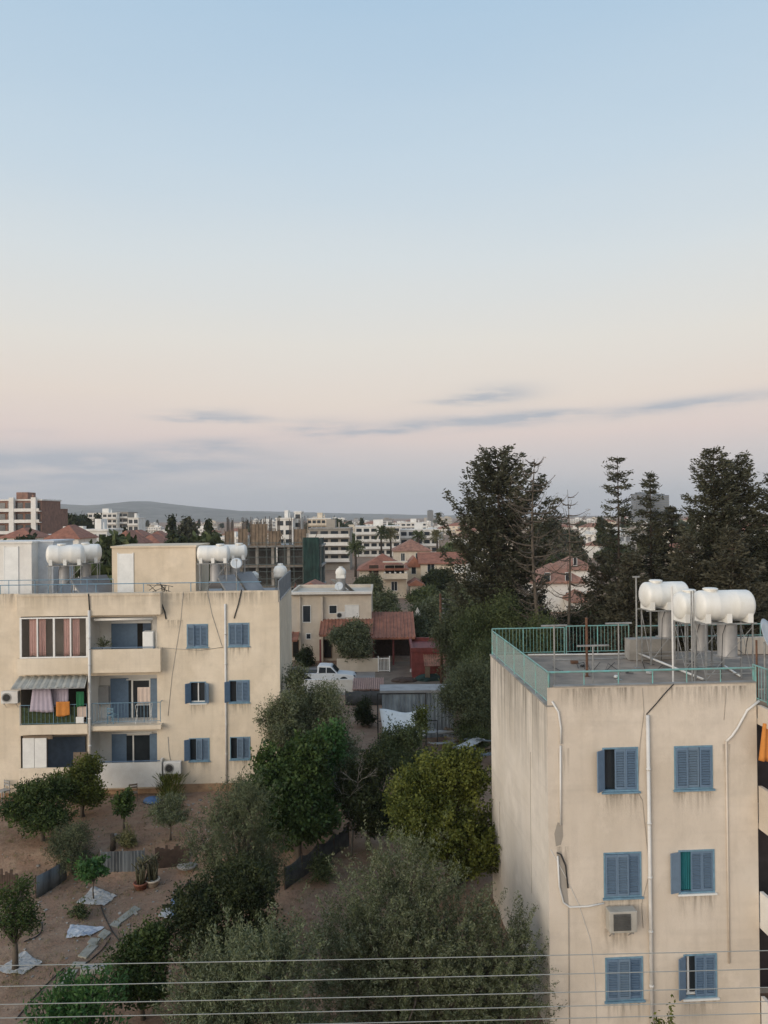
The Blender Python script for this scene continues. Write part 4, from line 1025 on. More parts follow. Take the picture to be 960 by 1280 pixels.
ptree_hi('olive_tree', 'small round young olive above the stake fence', 213, 999, 34.4, 46, 'sage', .7, 6, 47, ll=.11, lw=.026, twig=.3, spread=.07, dens=1.9, trunk_r=.05, up=.7)
gp = ong(212, 999); t = thing('tall_grass', 'clump of tall green grass at the foot of the cream wall', 'grass clump', gp); rng = np.random.default_rng(49); n = 900
C = np.stack([rng.normal(size=n) * .26, rng.normal(size=n) * .16, rng.uniform(.05, 1.25, n)], 1); C[:, 0] *= 1 + C[:, 2] * .35
leaf_obj('blades', C, np.stack([C[:, 0] * 1.2 + rng.normal(size=n) * .25, rng.normal(size=n) * .25, np.ones(n)], 1), .42 * rng.uniform(.6, 1.2, n), .03, rng.uniform(0, 1, n), L['yellow'], t, rng)
ptree('wild_shrub', 'thin weed growing by the drain pipe foot of the cream wall', 302, 968, 39.0, 16, 'sage', .0, 3, 51, ll=.12, lw=.035, twig=.3, spread=.07, dens=1.0, cat='weed', trunk_r=.02)
ptree('sapling', 'little citrus sapling planted in the middle white sheet', 99, 1133, 29.6, 24, 'mid', .4, 3, 53, ll=.10, lw=.045, twig=.2, spread=.06, dens=1.0, nleaf=16, trunk_r=.02, base_z=-.3, cat='sapling')
ptree('wild_shrub', 'low straw coloured weed above the corrugated sheet', 159, 1041, 33.9, 26, 'straw', .0, 4, 55, ll=.14, lw=.03, twig=.2, spread=.07, dens=1.6, cat='weed', limbs=False, up=1.2)
ptree('fig_tree', 'large bright green fig tree right of the cream wall', 373, 920, 33.2, 104, 'bright', .5, 8, 57, ll=.17, lw=.095, twig=.28, spread=.13, dens=.85, nleaf=34, trunk_r=.13)
ptree('mulberry_tree', 'light green broad leaved tree behind the fig tree', 412, 898, 36.4, 62, 'vivid', .8, 6, 59, ll=.16, lw=.08, twig=.3, spread=.14, dens=1.0, nleaf=18, trunk_r=.10)
ptree('olive_tree', 'wide grey olive tree against the corner of the cream building', 400, 852, 40.5, 104, 'olive', 1.2, 8, 61, ll=.13, lw=.036, twig=.4, spread=.10, dens=1.05, trunk_r=.18)
ptree_hi('olive_tree', 'grey olive crown overlapping the end wall of the cream building', 352, 868, 38.9, 54, 'olive', 2.4, 5, 63, ll=.12, lw=.034, twig=.35, spread=.09, dens=1.2, trunk_r=.10)
ptree_hi('slender_tree', 'narrow olive top rising beside the pickup', 372, 828, 41.5, 32, 'olive', 4.2, 4, 65, ll=.12, lw=.035, twig=.4, spread=.08, dens=1.1, trunk_r=.07)
ptree('evergreen_tree', 'very dark tree with bare twigs right of the fig tree', 460, 937, 34.6, 76, 'dark', .3, 7, 67, ll=.11, lw=.06, twig=.25, spread=.10, dens=1.4, trunk_r=.11)
ptree('carob_tree', 'olive green tree beside the white shade sail', 508, 906, 41.2, 76, 'mid', .6, 7, 69, ll=.13, lw=.055, twig=.35, spread=.12, dens=1.0, trunk_r=.13)
ptree('yellow_tree', 'big yellow green tree against the side of the beige block', 560, 938, 30.6, 150, 'yellow', .5, 9, 71, ll=.125, lw=.06, twig=.36, spread=.10, dens=.85, nleaf=38, trunk_r=.16)
ptree('feathery_tree', 'grey green willowy tree right of the zinc shed', 592, 828, 50.5, 76, 'grey', .4, 7, 73, ll=.20, lw=.04, twig=.6, spread=.14, dens=.85, trunk_r=.14, ragged=.4)
ptree('wild_shrub', 'scrubby brown green bush below the willowy tree', 592, 897, 49, 50, 'mid', .0, 5, 75, ll=.16, lw=.05, twig=.4, spread=.14, dens=.7, cat='shrub', trunk_r=.05)
ptree('wild_shrub', 'low weeds at the foot of the net fence', 402, 1068, 31.6, 34, 'mid', .0, 4, 77, ll=.12, lw=.04, twig=.25, spread=.1, dens=.7, cat='shrub', limbs=False)
ptree('wild_shrub', 'dark bush in the gap under the net covered wall', 455, 876, 55, 26, 'dark', .0, 4, 79, ll=.16, lw=.06, twig=.3, spread=.12, dens=1.0, cat='shrub', trunk_r=.05)
ptree('wild_shrub', 'small green weeds beside the timber frame', 330, 1030, 34.5, 34, 'mid', .0, 4, 81, ll=.12, lw=.05, twig=.25, spread=.1, dens=.8, cat='shrub', limbs=False)
ptree_hi('vine_shrub', 'loose yellowish shoots over the white shade sail', 524, 884, 45.0, 18, 'yellow', 2.3, 4, 83, ll=.12, lw=.06, twig=.35, spread=.12, dens=.9, cat='shrub', trunk_r=.04)
# bare branches above the very dark tree
b0 = at(438, 985, 34.0); t = thing('dead_branches', 'bare grey forked branches over the very dark tree', 'dead branches', (b0.x, b0.y, height(b0.x, 34)))
m = MB(); r9 = random.Random(3)
def fork(p, d, ln, r, k):
    q = p + d * ln; m.tube([p, p.lerp(q, .5) + Vector((r9.uniform(-.05, .05), r9.uniform(-.05, .05), 0)), q], [r, r * .8, r * .55], 5)
    if k:
        for _ in range(3): fork(q, (d + Vector((r9.uniform(-.8, .8), r9.uniform(-.8, .8), r9.uniform(-.35, .45)))).normalized(), ln * r9.uniform(.55, .85), r * .55, k - 1)
fork(Vector((0, 0, 0)), Vector((.1, 0, 1)).normalized(), 2.6, .06, 0); fork(Vector((.26, 0, 2.5)), Vector((.1, 0, .9)), .75, .04, 4); fork(Vector((.1, 0, 1.4)), Vector((-.3, 0, .9)), 1.0, .03, 3)
m.build('branches', mat('bare_grey_bark', (.24, .22, .19), .95), t, True)
# agave / banana-like bright plant low right foreground
ptree('sprout_shrub', 'small yellow green sprig at the foot of the beige wall', 833, 1262, 20.6, 26, 'yellow', .1, 3, 85, ll=.10, lw=.045, twig=.25, spread=.06, dens=1.2, nleaf=14, cat='plant', trunk_r=.02, base_z=.2)

# ================================================================== GARDEN OBJECTS
def rect_on_ground(cx, cy): return ong(cx, cy)
def tarp(label, poly, matn, seed, name='ground_sheet'):
    P = [ong(*q) for q in poly]; c = sum(P, Vector()) / len(P); n = 16; q = MB()
    a, b_, c_, d = P
    for j in range(n + 1):
        for i in range(n + 1):
            s, t = i / n, j / n; p = (a.lerp(b_, s)).lerp(d.lerp(c_, s), t)
            ed = 1 + .10 * mnoise.noise(Vector((s * 3, t * 3, seed)))
            p = c + (p - c) * ed
            z = height(p.x, p.y) + .035 + .07 * abs(mnoise.noise(Vector((s * 4, t * 4, seed * 3)))) + .04 * abs(mnoise.noise(Vector((s * 9, t * 9, seed))))
            q.v.append((p.x - c.x, p.y - c.y, z - c.z))
    q.f = [[j * (n + 1) + i, j * (n + 1) + i + 1, (j + 1) * (n + 1) + i + 1, (j + 1) * (n + 1) + i] for j in range(n) for i in range(n)]; q.mi = [0] * len(q.f)
    o = q.build(name, matn, None, False, c); s = o.modifiers.new('solid', 'SOLIDIFY'); s.thickness = .012
    tag(o, label, 'ground sheet', 'sheets laid around the young trees')
tarp('grey crumpled sheet under the vivid papaya plant', [(95, 1130), (130, 1133), (146, 1121), (118, 1109)], M['tarp'], 1)
tarp('whitest crumpled sheet around the little sapling', [(82, 1174), (112, 1171), (131, 1160), (88, 1157)], mat('white_printed_sheet', (.56, .57, .58), .7, var=.3, scale=4, c2=(.28, .33, .42)), 2)
tarp('pale sheet with a blue bucket standing on it', [(198, 1147), (232, 1152), (247, 1131), (207, 1132)], M['tarp'], 3)
tarp('white sheet round the lemon tree trunk at the left edge', [(-6, 1216), (28, 1219), (53, 1204), (30, 1190)], M['tarp'], 4)
SL = [('long upper stepping slab of the garden path', [(146, 1151), (153, 1154), (176, 1137), (168, 1133)]), ('small pale stepping slab below the long upper one', [(136, 1158), (147, 1160), (153, 1153), (143, 1152)]),
      ('stepping slab touching the whitest sheet', [(122, 1171), (130, 1175), (139, 1167), (130, 1163)]), ('short stepping slab above the lowest big slab', [(109, 1180), (120, 1182), (126, 1174), (114, 1174)]),
      ('big grey stepping slab in the middle of the path', [(97, 1196), (108, 1199), (123, 1183), (112, 1181)]), ('pale stepping slab crossed by the top wire', [(88, 1210), (104, 1211), (108, 1204), (92, 1203)]),
      ('stepping slab below the top wire', [(76, 1225), (89, 1226), (98, 1213), (86, 1213)]), ('lowest stepping slab next to the bright leafy shrub', [(64, 1239), (76, 1241), (86, 1228), (76, 1227)])]
for i, (lb_, poly) in enumerate(SL):
    P = [ong(*q) for q in poly]; c = sum(P, Vector()) / 4; q = MB(); zt_ = .055
    q.v = [(p.x - c.x, p.y - c.y, -.06) for p in P] + [(p.x - c.x, p.y - c.y, zt_) for p in P]; q.f = [[3, 2, 1, 0], [4, 5, 6, 7]] + [[k, (k + 1) % 4, (k + 1) % 4 + 4, k + 4] for k in range(4)]; q.mi = [0] * 6
    tag(q.build('stepping_slab', M['slab'], None, False, c, bev=.012), lb_, 'paving slab', 'slabs of the garden path')
p = ong(118, 1215); q = MB(); q.box(-.42, .42, -.15, .15, 0, .2); q.box(-.37, .37, -.1, .1, .201, .22); tag(q.build('planter_box', M['bench'], None, False, p, (0, 0, R(4)), .02), 'grey concrete trough right of the lower slabs', 'planter')
# bucket
p = ong(220, 1144); t = thing('water_bottle', 'blue plastic barrel standing on the pale sheet', 'barrel', p)
m = MB(); m.lathe([(.01, 0), (.18, 0), (.20, .05), (.20, .35), (.18, .38), (.20, .42), (.19, .6), (.01, .62)], n=14); m.build('body', M['bluep'], t, True)
m = MB(); m.tube([(0, 0, .6), (.05, 0, 1.0), (.08, 0, 1.25)], .018, 5); m.build('stem', M['bark'], t)
ptree('sapling', 'thin sapling rising from the blue barrel', 225, 1107, 29.4, 10, 'mid', .8, 2, 87, ll=.10, lw=.04, twig=.15, spread=.05, dens=1.0, nleaf=10, trunk_r=.015, base_z=-.3, cat='sapling')
# cactus pots
for k, (x, y, lab) in enumerate(((176, 1111, 'terracotta pot of tall dry cactus, the left one of the pair'), (191, 1107, 'wide terracotta pot of tall cactus right of its neighbour'))):
    p = ong(x, y); t = thing('cactus_pot', lab, 'potted plant', p, 0, 'cactus pots by the stake fence')
    m = MB(); m.lathe([(.01, 0), (.22, 0), (.27, .22), (.30, .22), (.30, .28), (.26, .28), (.25, .23), (.01, .23)], n=16); m.build('pot', M['terra'] if k == 0 else M['wall_b'], t, True)
    m = MB(); r9 = random.Random(k + 4)
    for j in range(17):
        a = r9.uniform(0, 6.28); h = r9.uniform(.7, 1.3); q = r9.uniform(.02, .2); x1, y1 = q * math.cos(a), q * math.sin(a)
        m.tube([(x1, y1, .2), (x1 * 1.3 + r9.uniform(-.05, .05), y1 * 1.3, h * .6), (x1 * 1.6 + r9.uniform(-.1, .1), y1 * 1.6, h)], [.04, .045, .022], 6); m.tube([(x1 * 1.5, y1 * 1.5, h * .8), (x1 * 1.5 + r9.uniform(-.22, .22), y1 * 1.5 - .1, h * .95 + .08)], .022, 5)
        if j % 3 == 0: m.tube([(x1 * 1.6, y1 * 1.6, h * .9), (x1 * 1.6 + r9.uniform(-.4, .4), y1, h + .1)], .03, 5)
    m.build('stems', L['cactus'], t, True)
# fences
def fence(label, name, p0, p1, h, matn, corr=0.0, posts=3, cat='fence', group=None, sag=0.0, lean=0.0, stakes=0):
    a, b_ = Vector(p0), Vector(p1); d = b_ - a; ln = math.hypot(d.x, d.y); yaw = math.atan2(d.y, d.x)
    t = thing(name, label, cat, a, yaw, group); n = max(8, int(ln / .07)); q = MB(); dz = d.z / ln
    if stakes:
        r = random.Random(int(ln * 100))
        for i in range(stakes):
            x = ln * (i + .5) / stakes; hh = h * r.uniform(.8, 1.15); q.box(x - .05, x + .05, -.02, .02, x * dz - .1, x * dz + hh)
        q.box(0, ln, .021, .05, h * .25, h * .32); q.box(0, ln, .021, .05, h * .7, h * .77); q.build('stakes', matn, t)
        return t
    for i in range(n):
        def P(i, top):
            x = ln * i / n; y = corr * math.sin(x * 2 * math.pi / .15) if corr else .04 * mnoise.noise(Vector((x * 2, top, 1)))
            hh = h * (1 + .10 * mnoise.noise(Vector((x * .9, 4, ln)))) - sag * abs(math.sin(x / ln * math.pi * (posts - 1))) if not corr else h
            return (x, y + lean * top, x * dz + (hh if top else -.08))
        q.face([P(i, 0), P(i + 1, 0), P(i + 1, 1), P(i, 1)])
    o = q.build('panel', matn, t, not corr); s = o.modifiers.new('solid', 'SOLIDIFY'); s.thickness = .012
    for i in range(posts):
        x = ln * i / max(1, posts - 1); q = MB(); q.tube([(x, .05, x * dz - .15), (x, .05, x * dz + h * 1.08)], .03, 6); q.build('post', M['galv'] if corr else M['woodd'], t)
    return t
fence('corrugated metal sheet retaining the terrace behind the cactus pots', 'corrugated_fence', ong(126, 1092), ong(180, 1090), .92, M['sheet'], .018, 3, group='low fences of the garden')
fence('dark wooden stake fence right of the cactus pots', 'stake_fence', ong(194, 1085), ong(236, 1081), .85, M['woodd'], stakes=16, group='low fences of the garden')
fence('black board fence at the left edge above the lemon tree', 'board_fence', ong(-12, 1114), ong(22, 1116), .85, M['woodd'], stakes=11, group='low fences of the garden')
fence('grey sheet fence slanting below the grey leaved bush', 'sheet_fence', ong(46, 1123), ong(84, 1099), .85, M['sheet'], .0, 4, group='low fences of the garden')
fence('dark shade net fence running along the lane under the fig tree', 'net_fence', ong(357, 1112), ong(437, 1057), .95, mat('dark_shade_net', (.045, .05, .055), .8, var=.45, scale=3, c2=(.11, .115, .11)), 0, 5, sag=.18, lean=.1, group='low fences of the garden')
fence('black net fence behind the yellow green tree', 'net_fence', ong(560, 1112), ong(622, 1080), .8, M['black'], 0, 3, sag=.1, group='low fences of the garden')
def polyline(label, pts, r, matn, name, cat, group=None):
    P = [ong(*p) + Vector((0, 0, .03)) for p in pts]; o0 = P[0].copy(); m = MB()
    Q = []
    for i in range(len(P) - 1):
        for k in range(5): Q.append(P[i].lerp(P[i + 1], k / 5))
    Q.append(P[-1]); Q = [Vector((q.x, q.y, height(q.x, q.y) + .03)) - o0 for q in Q]
    for _ in range(2): Q = [Q[0]] + [(Q[i - 1] + Q[i] * 2 + Q[i + 1]) / 4 for i in range(1, len(Q) - 1)] + [Q[-1]]
    m.tube(Q, r, 6); tag(m.build(name, M[matn], None, True, o0), label, cat, group)
polyline('black hose running down from the grey sheet across the slabs', [(126, 1133), (130, 1145), (140, 1165), (155, 1184)], .022, 'dark', 'garden_hose', 'hose', 'hoses on the garden earth')
polyline('black hose along the lower side of the stepping slabs', [(138, 1173), (128, 1188), (112, 1202), (100, 1210)], .022, 'dark', 'garden_hose', 'hose', 'hoses on the garden earth')
polyline('dark hose curving beside the lemon tree trunk', [(42, 1147), (53, 1155), (52, 1166), (44, 1173), (30, 1178)], .022, 'dark', 'garden_hose', 'hose', 'hoses on the garden earth')
polyline('dark hose winding from the flat lid towards the barrel', [(244, 1082), (238, 1100), (228, 1112), (229, 1120), (246, 1126)], .02, 'dark', 'garden_hose', 'hose', 'hoses on the garden earth')
polyline('long dark hose from the concrete trough to the lower left', [(80, 1211), (62, 1228), (45, 1245), (20, 1275)], .022, 'dark', 'garden_hose', 'hose', 'hoses on the garden earth')
p = ong(234, 1083); m = MB(); m.lathe([(.01, 0), (.42, 0), (.44, .06), (.38, .12), (.01, .14)], n=18); tag(m.build('well_lid', M['conc'], None, True, p), 'flat grey concrete lid right of the stake fence', 'lid')
p = ong(141, 1060); m = MB(); m.tube([(0, 0, -.1), (.02, 0, .3), (-.03, 0, .62)], [.13, .12, .09], 8); m.tube([(-.0, 0, .35), (.16, 0, .5)], [.06, .04], 6); tag(m.build('tree_stump', M['barkd'], None, True, p), 'dark short stump on the terrace edge', 'stump')
# timber frame and guy
p = ong(330, 1040); t = thing('wooden_trellis', 'rough timber trellis under the fig tree', 'trellis', p)
for x0, z0, x1, z1, nm_ in ((-.65, 1.15, .55, 1.1, 'rail'), (-.3, .55, .55, .2, 'rail'), (.5, -.1, .5, 1.45, 'post'), (-.6, -.1, -.62, 1.3, 'post')):
    q = MB(); q.tube([(x0, 0, z0), (x1, 0, z1)], .045, 5); q.build(nm_, M['wood'], t)
a, b_ = at(343, 922, 38.5), ong(312, 996); m = MB(); m.tube([(0, 0, 0), b_ - a], .02, 6); tag(m.build('guy_wire', M['rust'], None, True, a), 'thin rusty guy cable slanting down beside the cream wall', 'cable')
# stones
r9 = random.Random(77)
st = MB()
for i in range(420):
    px, py = (r9.uniform(0, 330), r9.uniform(1000, 1230)) if i < 300 else (r9.uniform(230, 330), r9.uniform(985, 1050))
    p = ong(px, py); s = r9.uniform(.015, .05) * (1.6 if r9.random() < .1 else 1)
    st.obox((p.x, p.y, p.z + s * .2), s, s * .7, s * .5, Matrix.Rotation(r9.uniform(0, 3), 3, 'Z') @ Matrix.Rotation(r9.uniform(-.4, .4), 3, 'X'))
o = st.build('pebbles', M['conc']); o['kind'] = 'stuff'; o['label'] = 'scattered pebbles and clods on the dry garden earth'; o['category'] = 'pebbles'
# dry weeds
rng = np.random.default_rng(5); C = []
for i in range(1700):
    px, py = rng.uniform(0, 470), rng.uniform(1000, 1250); p = ong(px, py)
    if rng.random() < .5 and mnoise.noise(Vector((p.x * .6, p.y * .6, 2))) < .05: continue
    k = 9; C.append(np.array([p.x, p.y, p.z + .05]) + rng.normal(size=(k, 3)) * [.08, .08, .03])
C = np.concatenate(C); n = len(C); o = leaf_obj('dry_weeds', C, np.tile([0, 0, 1.0], (n, 1)) + rng.normal(size=(n, 3)) * .5, .12 * rng.uniform(.5, 1.3, n), .018, rng.uniform(0, 1, n), L['straw'], None, rng)
o['kind'] = 'stuff'; o['label'] = 'sparse dry weeds over the garden earth'; o['category'] = 'weeds'
C = []
for i in range(5200):
    px, py = rng.uniform(-5, 640), 985 + 290 * rng.random(); p = ong(px, py)
    if mnoise.noise(Vector((p.x * .45, p.y * .45, 8))) + rng.normal() * .15 < .02: continue
    C.append((p.x, p.y, p.z + .02))
C = np.array(C); n = len(C); D = rng.normal(size=(n, 3)) * [1, 1, .15]
o = leaf_obj('leaf_litter', C, D, .11 * rng.uniform(.5, 1.3, n), .05, rng.uniform(0, 1, n), L['litter'], None, rng)
o['kind'] = 'stuff'; o['label'] = 'fallen dry leaves scattered on the garden earth'; o['category'] = 'leaf litter'

# ================================================================== MIDDLE DISTANCE
# zinc shed
a0, a1 = at(478, 918, 52), at(568, 918, 52); zt_ = at(520, 866, 52).z
t = thing('zinc_shed', 'long grey shed of stained corrugated zinc with a pale flat roof', 'shed', (a0.x, 52, 0), 0)
W_ = a1.x - a0.x; m = MB()
n = int(W_ / .06)
for i in range(n):
    x0, x1 = W_ * i / n, W_ * (i + 1) / n; y0, y1 = .03 * math.sin(i * 1.5), .03 * math.sin((i + 1) * 1.5); m.face([(x0, y0, -.1), (x1, y1, -.1), (x1, y1, zt_), (x0, y0, zt_)])
m.face([(0, 0, -.1), (0, 1.6, -.1), (0, 1.6, zt_), (0, 0, zt_)]); m.face([(W_, 0, -.1), (W_, 1.6, -.1), (W_, 1.6, zt_), (W_, 0, zt_)]); m.face([(0, 1.6, -.1), (W_, 1.6, -.1), (W_, 1.6, zt_), (0, 1.6, zt_)])
m.build('wall', mat('stained_zinc_wall', (.40, .46, .50), .65, .0, var=.5, scale=.9, stretch=(1.6, 1.6, .45), c2=(.09, .10, .11)), t)
m = MB(); m.box(-.15, W_ + .12, -.15, 1.75, zt_ + .002, zt_ + .20); m.build('roof', M['rooflt'], t)
# shade sail frame
a = at(472, 868, 49.5); b_ = at(532, 868, 49.5); t = thing('shade_frame', 'white shade sail tied to a thin black pole frame before the zinc shed', 'shade sail', (a.x, 49.5, 0))
w = b_.x - a.x; H = a.z
for x in (0, w):
    q = MB(); q.box(x - .04, x + .04, -.04, .04, -.1, H); q.build('pole', M['dark'], t)
q = MB(); q.box(-.04, w + .04, -.03, .03, H + .001, H + .08); q.build('crossbar', M['dark'], t); q = MB(); q.box(.05, w + .75, -.025, .025, H - 1.75, H - 1.69); q.build('crossbar', M['dark'], t); q = MB(); q.box(w + .7, w + .75, -.04, .04, -.1, H - 1.76); q.build('pole', M['dark'], t)
q = MB(); n = 12; z1, z0 = at(500, 884, 49.5).z, at(500, 911, 49.5).z
for j in range(n + 1):
    for i in range(n + 1):
        s, v = i / n, j / n; x = .12 + (w - .2) * s + (.25 * (1 - s) - .05 * s) * v
        q.v.append((x, -.3 - 1.4 * v + .05 * math.sin(s * 9 + v * 4), z1 - (z1 - z0) * v - .22 * math.sin(s * math.pi) * (1 - v) + .06 * math.sin(s * 7)))
q.f = [[j * (n + 1) + i, j * (n + 1) + i + 1, (j + 1) * (n + 1) + i + 1, (j + 1) * (n + 1) + i] for j in range(n) for i in range(n)]; q.mi = [0] * len(q.f)
o = q.build('sail', M['white'], t, True); s = o.modifiers.new('solid', 'SOLIDIFY'); s.thickness = .01
# scrap planks
r9 = random.Random(21)
for i in range(16):
    px, py = 548 + r9.uniform(0, 58), 928 + r9.uniform(0, 34); p = ong(px, py); ln = r9.uniform(.5, 1.3); q = MB()
    q.box(-ln, ln, -.12 - .1 * (i % 3), .12 + .1 * (i % 3), 0, .03); q.box(-ln * .9, -ln * .9 + .08, -.14 - .1 * (i % 3), .14 + .1 * (i % 3), .031, .07)
    o = q.build('scrap_plank', M[('conc', 'wood', 'tarp', 'sheet')[i % 4]], None, False, p + Vector((0, 0, .35 + .05 * i)), (r9.uniform(-.12, .12), r9.uniform(-.2, .2), r9.uniform(-.9, .9)))
    tag(o, 'weathered board in the heap of old planks behind the yellow green tree', 'plank', 'scrap planks in the heap')
# garden wall between trees
def simple_wall(label, name, p0, p1, h, matn, th=.2, cap=None, cat='wall', group=None):
    a, b_ = Vector(p0), Vector(p1); d = b_ - a; yaw = math.atan2(d.y, d.x); ln = math.hypot(d.x, d.y); t = thing(name, label, cat, (a.x, a.y, 0), yaw, group)
    q = MB(); q.box(0, ln, 0, th, -.3, h); q.build('masonry', matn, t, bev=.015)
    if cap: q = MB(); q.box(-.05, ln + .05, -.05, th + .05, h + .002, h + .08); q.build('coping', cap, t)
    return t
a = at(497, 1030, 36.2); b_ = at(546, 1030, 37.5); simple_wall('beige plastered garden wall between the dark tree and the yellow green tree', 'garden_wall', (a.x, 36.2, 0), (b_.x, 37.5, 0), at(510, 974, 36.2).z, M['wall_b'], cat='wall')
# road and forecourt
q = MB(); q.box(-9.5, -1.0, 64.6, 77, -.2, .03); struct(q.build('forecourt', mat('concrete_forecourt', (.30, .28, .26), .95, var=.2, scale=.7)))
q = MB(); q.box(-1.0, 5.2, 63.5, 79, -.2, .035); struct(q.build('yard_paving', mat('yard_paving', (.20, .155, .115), .95, var=.25, scale=.9)))
a = at(364, 858, 65.5); b_ = at(441, 858, 65.5); simple_wall('low whitewashed wall hiding the wheels of the pickup', 'low_wall', (a.x, 65.5, 0), (b_.x, 65.5, 0), at(400, 849.5, 65.5).z, M['wall_w'])
a = at(441, 858, 64.5); b_ = at(479, 858, 64.5)
t = thing('tiled_canopy', 'low canopy of faded pink tiles right of the pickup', 'canopy', (a.x, 64.5, 0)); z1 = at(460, 852, 67.5).z; z0 = at(460, 862, 64.5).z; w = b_.x - a.x
q = MB(); q.face([(0, 0, z0), (w, 0, z0), (w, 3, z1 + .3), (0, 3, z1 + .3)]); [q.tube([(w * i / 14, 0, z0 + .03), (w * i / 14, 3, z1 + .33)], .06, 5) for i in range(15)]; q.face([(0, 0, z0 - .08), (w, 0, z0 - .08), (w, 3, z1 + .2), (0, 3, z1 + .2)]); q.build('tiled_roof', mat('faded_pink_tiles', (.42, .27, .22), .85, var=.2), t)
for x in (.1, w - .1): q = MB(); q.box(x - .05, x + .05, .1, .2, -.1, z0 - .09); q.build('post', M['galv'], t)
fence('dark green net fence under the pink tiled canopy', 'net_fence', (at(432, 880, 61).x, 61, 0), (at(479, 880, 61).x, 61, 0), at(455, 863, 61).z, mat('dark_fence_net', (.12, .122, .12), .85, var=.4, scale=1), 0, 4, sag=.1, group='low fences of the garden')
# pickup
def pickup(label, px0, px1, Y):
    a, b_ = at(px0, 850, Y), at(px1, 850, Y); t = thing('pickup_truck', label, 'pickup truck', ((a.x + b_.x) / 2, Y, 0.03), R(-3)); s = (b_.x - a.x) / 5.3
    prof = [(-2.65, .55), (-2.65, 1.05), (-.75, 1.08), (-.75, 1.02), (1.0, 1.05), (1.9, 1.0), (2.45, .92), (2.62, .75), (2.65, .45), (2.2, .35), (-2.3, .35)]
    q = MB(); q.prism(prof, -.88, .88); q.build('body', M['carw'], t, bev=.05)
    q = MB(); lo = [(-.75, 1.03), (1.1, 1.04), (.45, 1.72), (-.55, 1.76), (-.75, 1.70)]; q.prism([(p[0], p[1]) for p in lo], -.84, .84)
    for i, v in enumerate(q.v):
        if v[2] > 1.5: q.v[i] = (v[0], v[1] * .84, v[2])
    cb = q.build('cab', M['carw'], t, bev=.05)
    for pts in ([(-.62, 1.10), (.02, 1.11), (.02, 1.58), (-.58, 1.60)], [(.10, 1.11), (.95, 1.10), (.45, 1.56), (.10, 1.58)]):
        for sg in (-1, 1): q = MB(); q.face([(p[0], sg * (.852 - (.13 * (p[1] - 1.04) / .7)), p[1]) for p in pts]); q.build('side_window', M['glass'], cb)
    q = MB(); q.face([(1.04, -.72, 1.14), (1.04, .72, 1.14), (.56, .62, 1.66), (.56, -.62, 1.66)]); q.build('windscreen', M['glass'], cb, loc=(.03, 0, .02))
    for x in (-1.6, 1.65):
        for y in (-.80, .80):
            q = MB(); q.lathe([(.2, -.12), (.38, -.12), (.40, -.08), (.40, .08), (.38, .12), (.2, .12)], (x, y, .40), 'Y', 22); wh = q.build('wheel', M['tyre'], t, True)
            q = MB(); q.lathe([(.01, -.10), (.22, -.09), (.22, .09), (.01, .10)], (x, y, .40), 'Y', 18); q.build('rim', M['galv'], wh)
    q = MB(); q.box(-2.5, -.85, -.78, .78, 1.06, 1.10); q.build('bed', M['dark'], t)
    for y in (-.7, .7): q = MB(); q.box(2.50, 2.64, y - .14, y + .14, .72, .86); q.build('headlight', M['glass'], t)
    t.scale = (s, s, s)
pickup('white double cab pickup parked behind a low whitewashed wall', 372, 445, 69.0)

# ---- houses
HW = 'houses of the neighbourhood'
def opening(par, x0, x1, z0, z1, y, matn='glass', frame='white', name='window', nrm=-1):
    q = MB(); f = .07
    q.box(x0 - f, x0, y - .05, y - .002, z0 - f, z1 + f); q.box(x1, x1 + f, y - .05, y - .002, z0 - f, z1 + f); q.box(x0, x1, y - .05, y - .002, z1, z1 + f); q.box(x0 - .0, x1, y - .05, y - .002, z0 - f, z0)
    if x1 - x0 > .9: q.box((x0 + x1) / 2 - .03, (x0 + x1) / 2 + .03, y - .045, y - .002, z0, z1)
    wo = q.build(name, M[frame], par)
    q = MB(); q.box(x0, x1, y - .02, y - .003, z0, z1); q.build('pane', M[matn], wo); return wo
def hip(q, x0, x1, y0, y1, z, rise, ov=.4, gable=False):
    x0 -= ov; x1 += ov; y0 -= ov; y1 += ov; d = min(x1 - x0, y1 - y0) / 2; ym = (y0 + y1) / 2
    if x1 - x0 >= y1 - y0: r0, r1 = ((x0 if gable else x0 + d), ym, z + rise), ((x1 if gable else x1 - d), ym, z + rise)
    else: xm = (x0 + x1) / 2; r0, r1 = (xm, (y0 if gable else y0 + d), z + rise), (xm, (y1 if gable else y1 - d), z + rise)
    A, B, C, D = (x0, y0, z), (x1, y0, z), (x1, y1, z), (x0, y1, z)
    if x1 - x0 >= y1 - y0: q.face([A, B, r1, r0]); q.face([B, C, r1]); q.face([C, D, r0, r1]); q.face([D, A, r0])
    else: q.face([A, B, r0]); q.face([B, C, r1, r0]); q.face([C, D, r1]); q.face([D, A, r0, r1])
    q.face([(x0, y0, z - .15), (x1, y0, z - .15), (x1, y1, z - .15), (x0, y1, z - .15)])
    for P, Q in ((A, B), (B, C), (C, D), (D, A)): q.face([P, Q, (Q[0], Q[1], z - .15), (P[0], P[1], z - .15)])
    for i in range(int((x1 - x0) / .5)):       # tile ribs
        pass
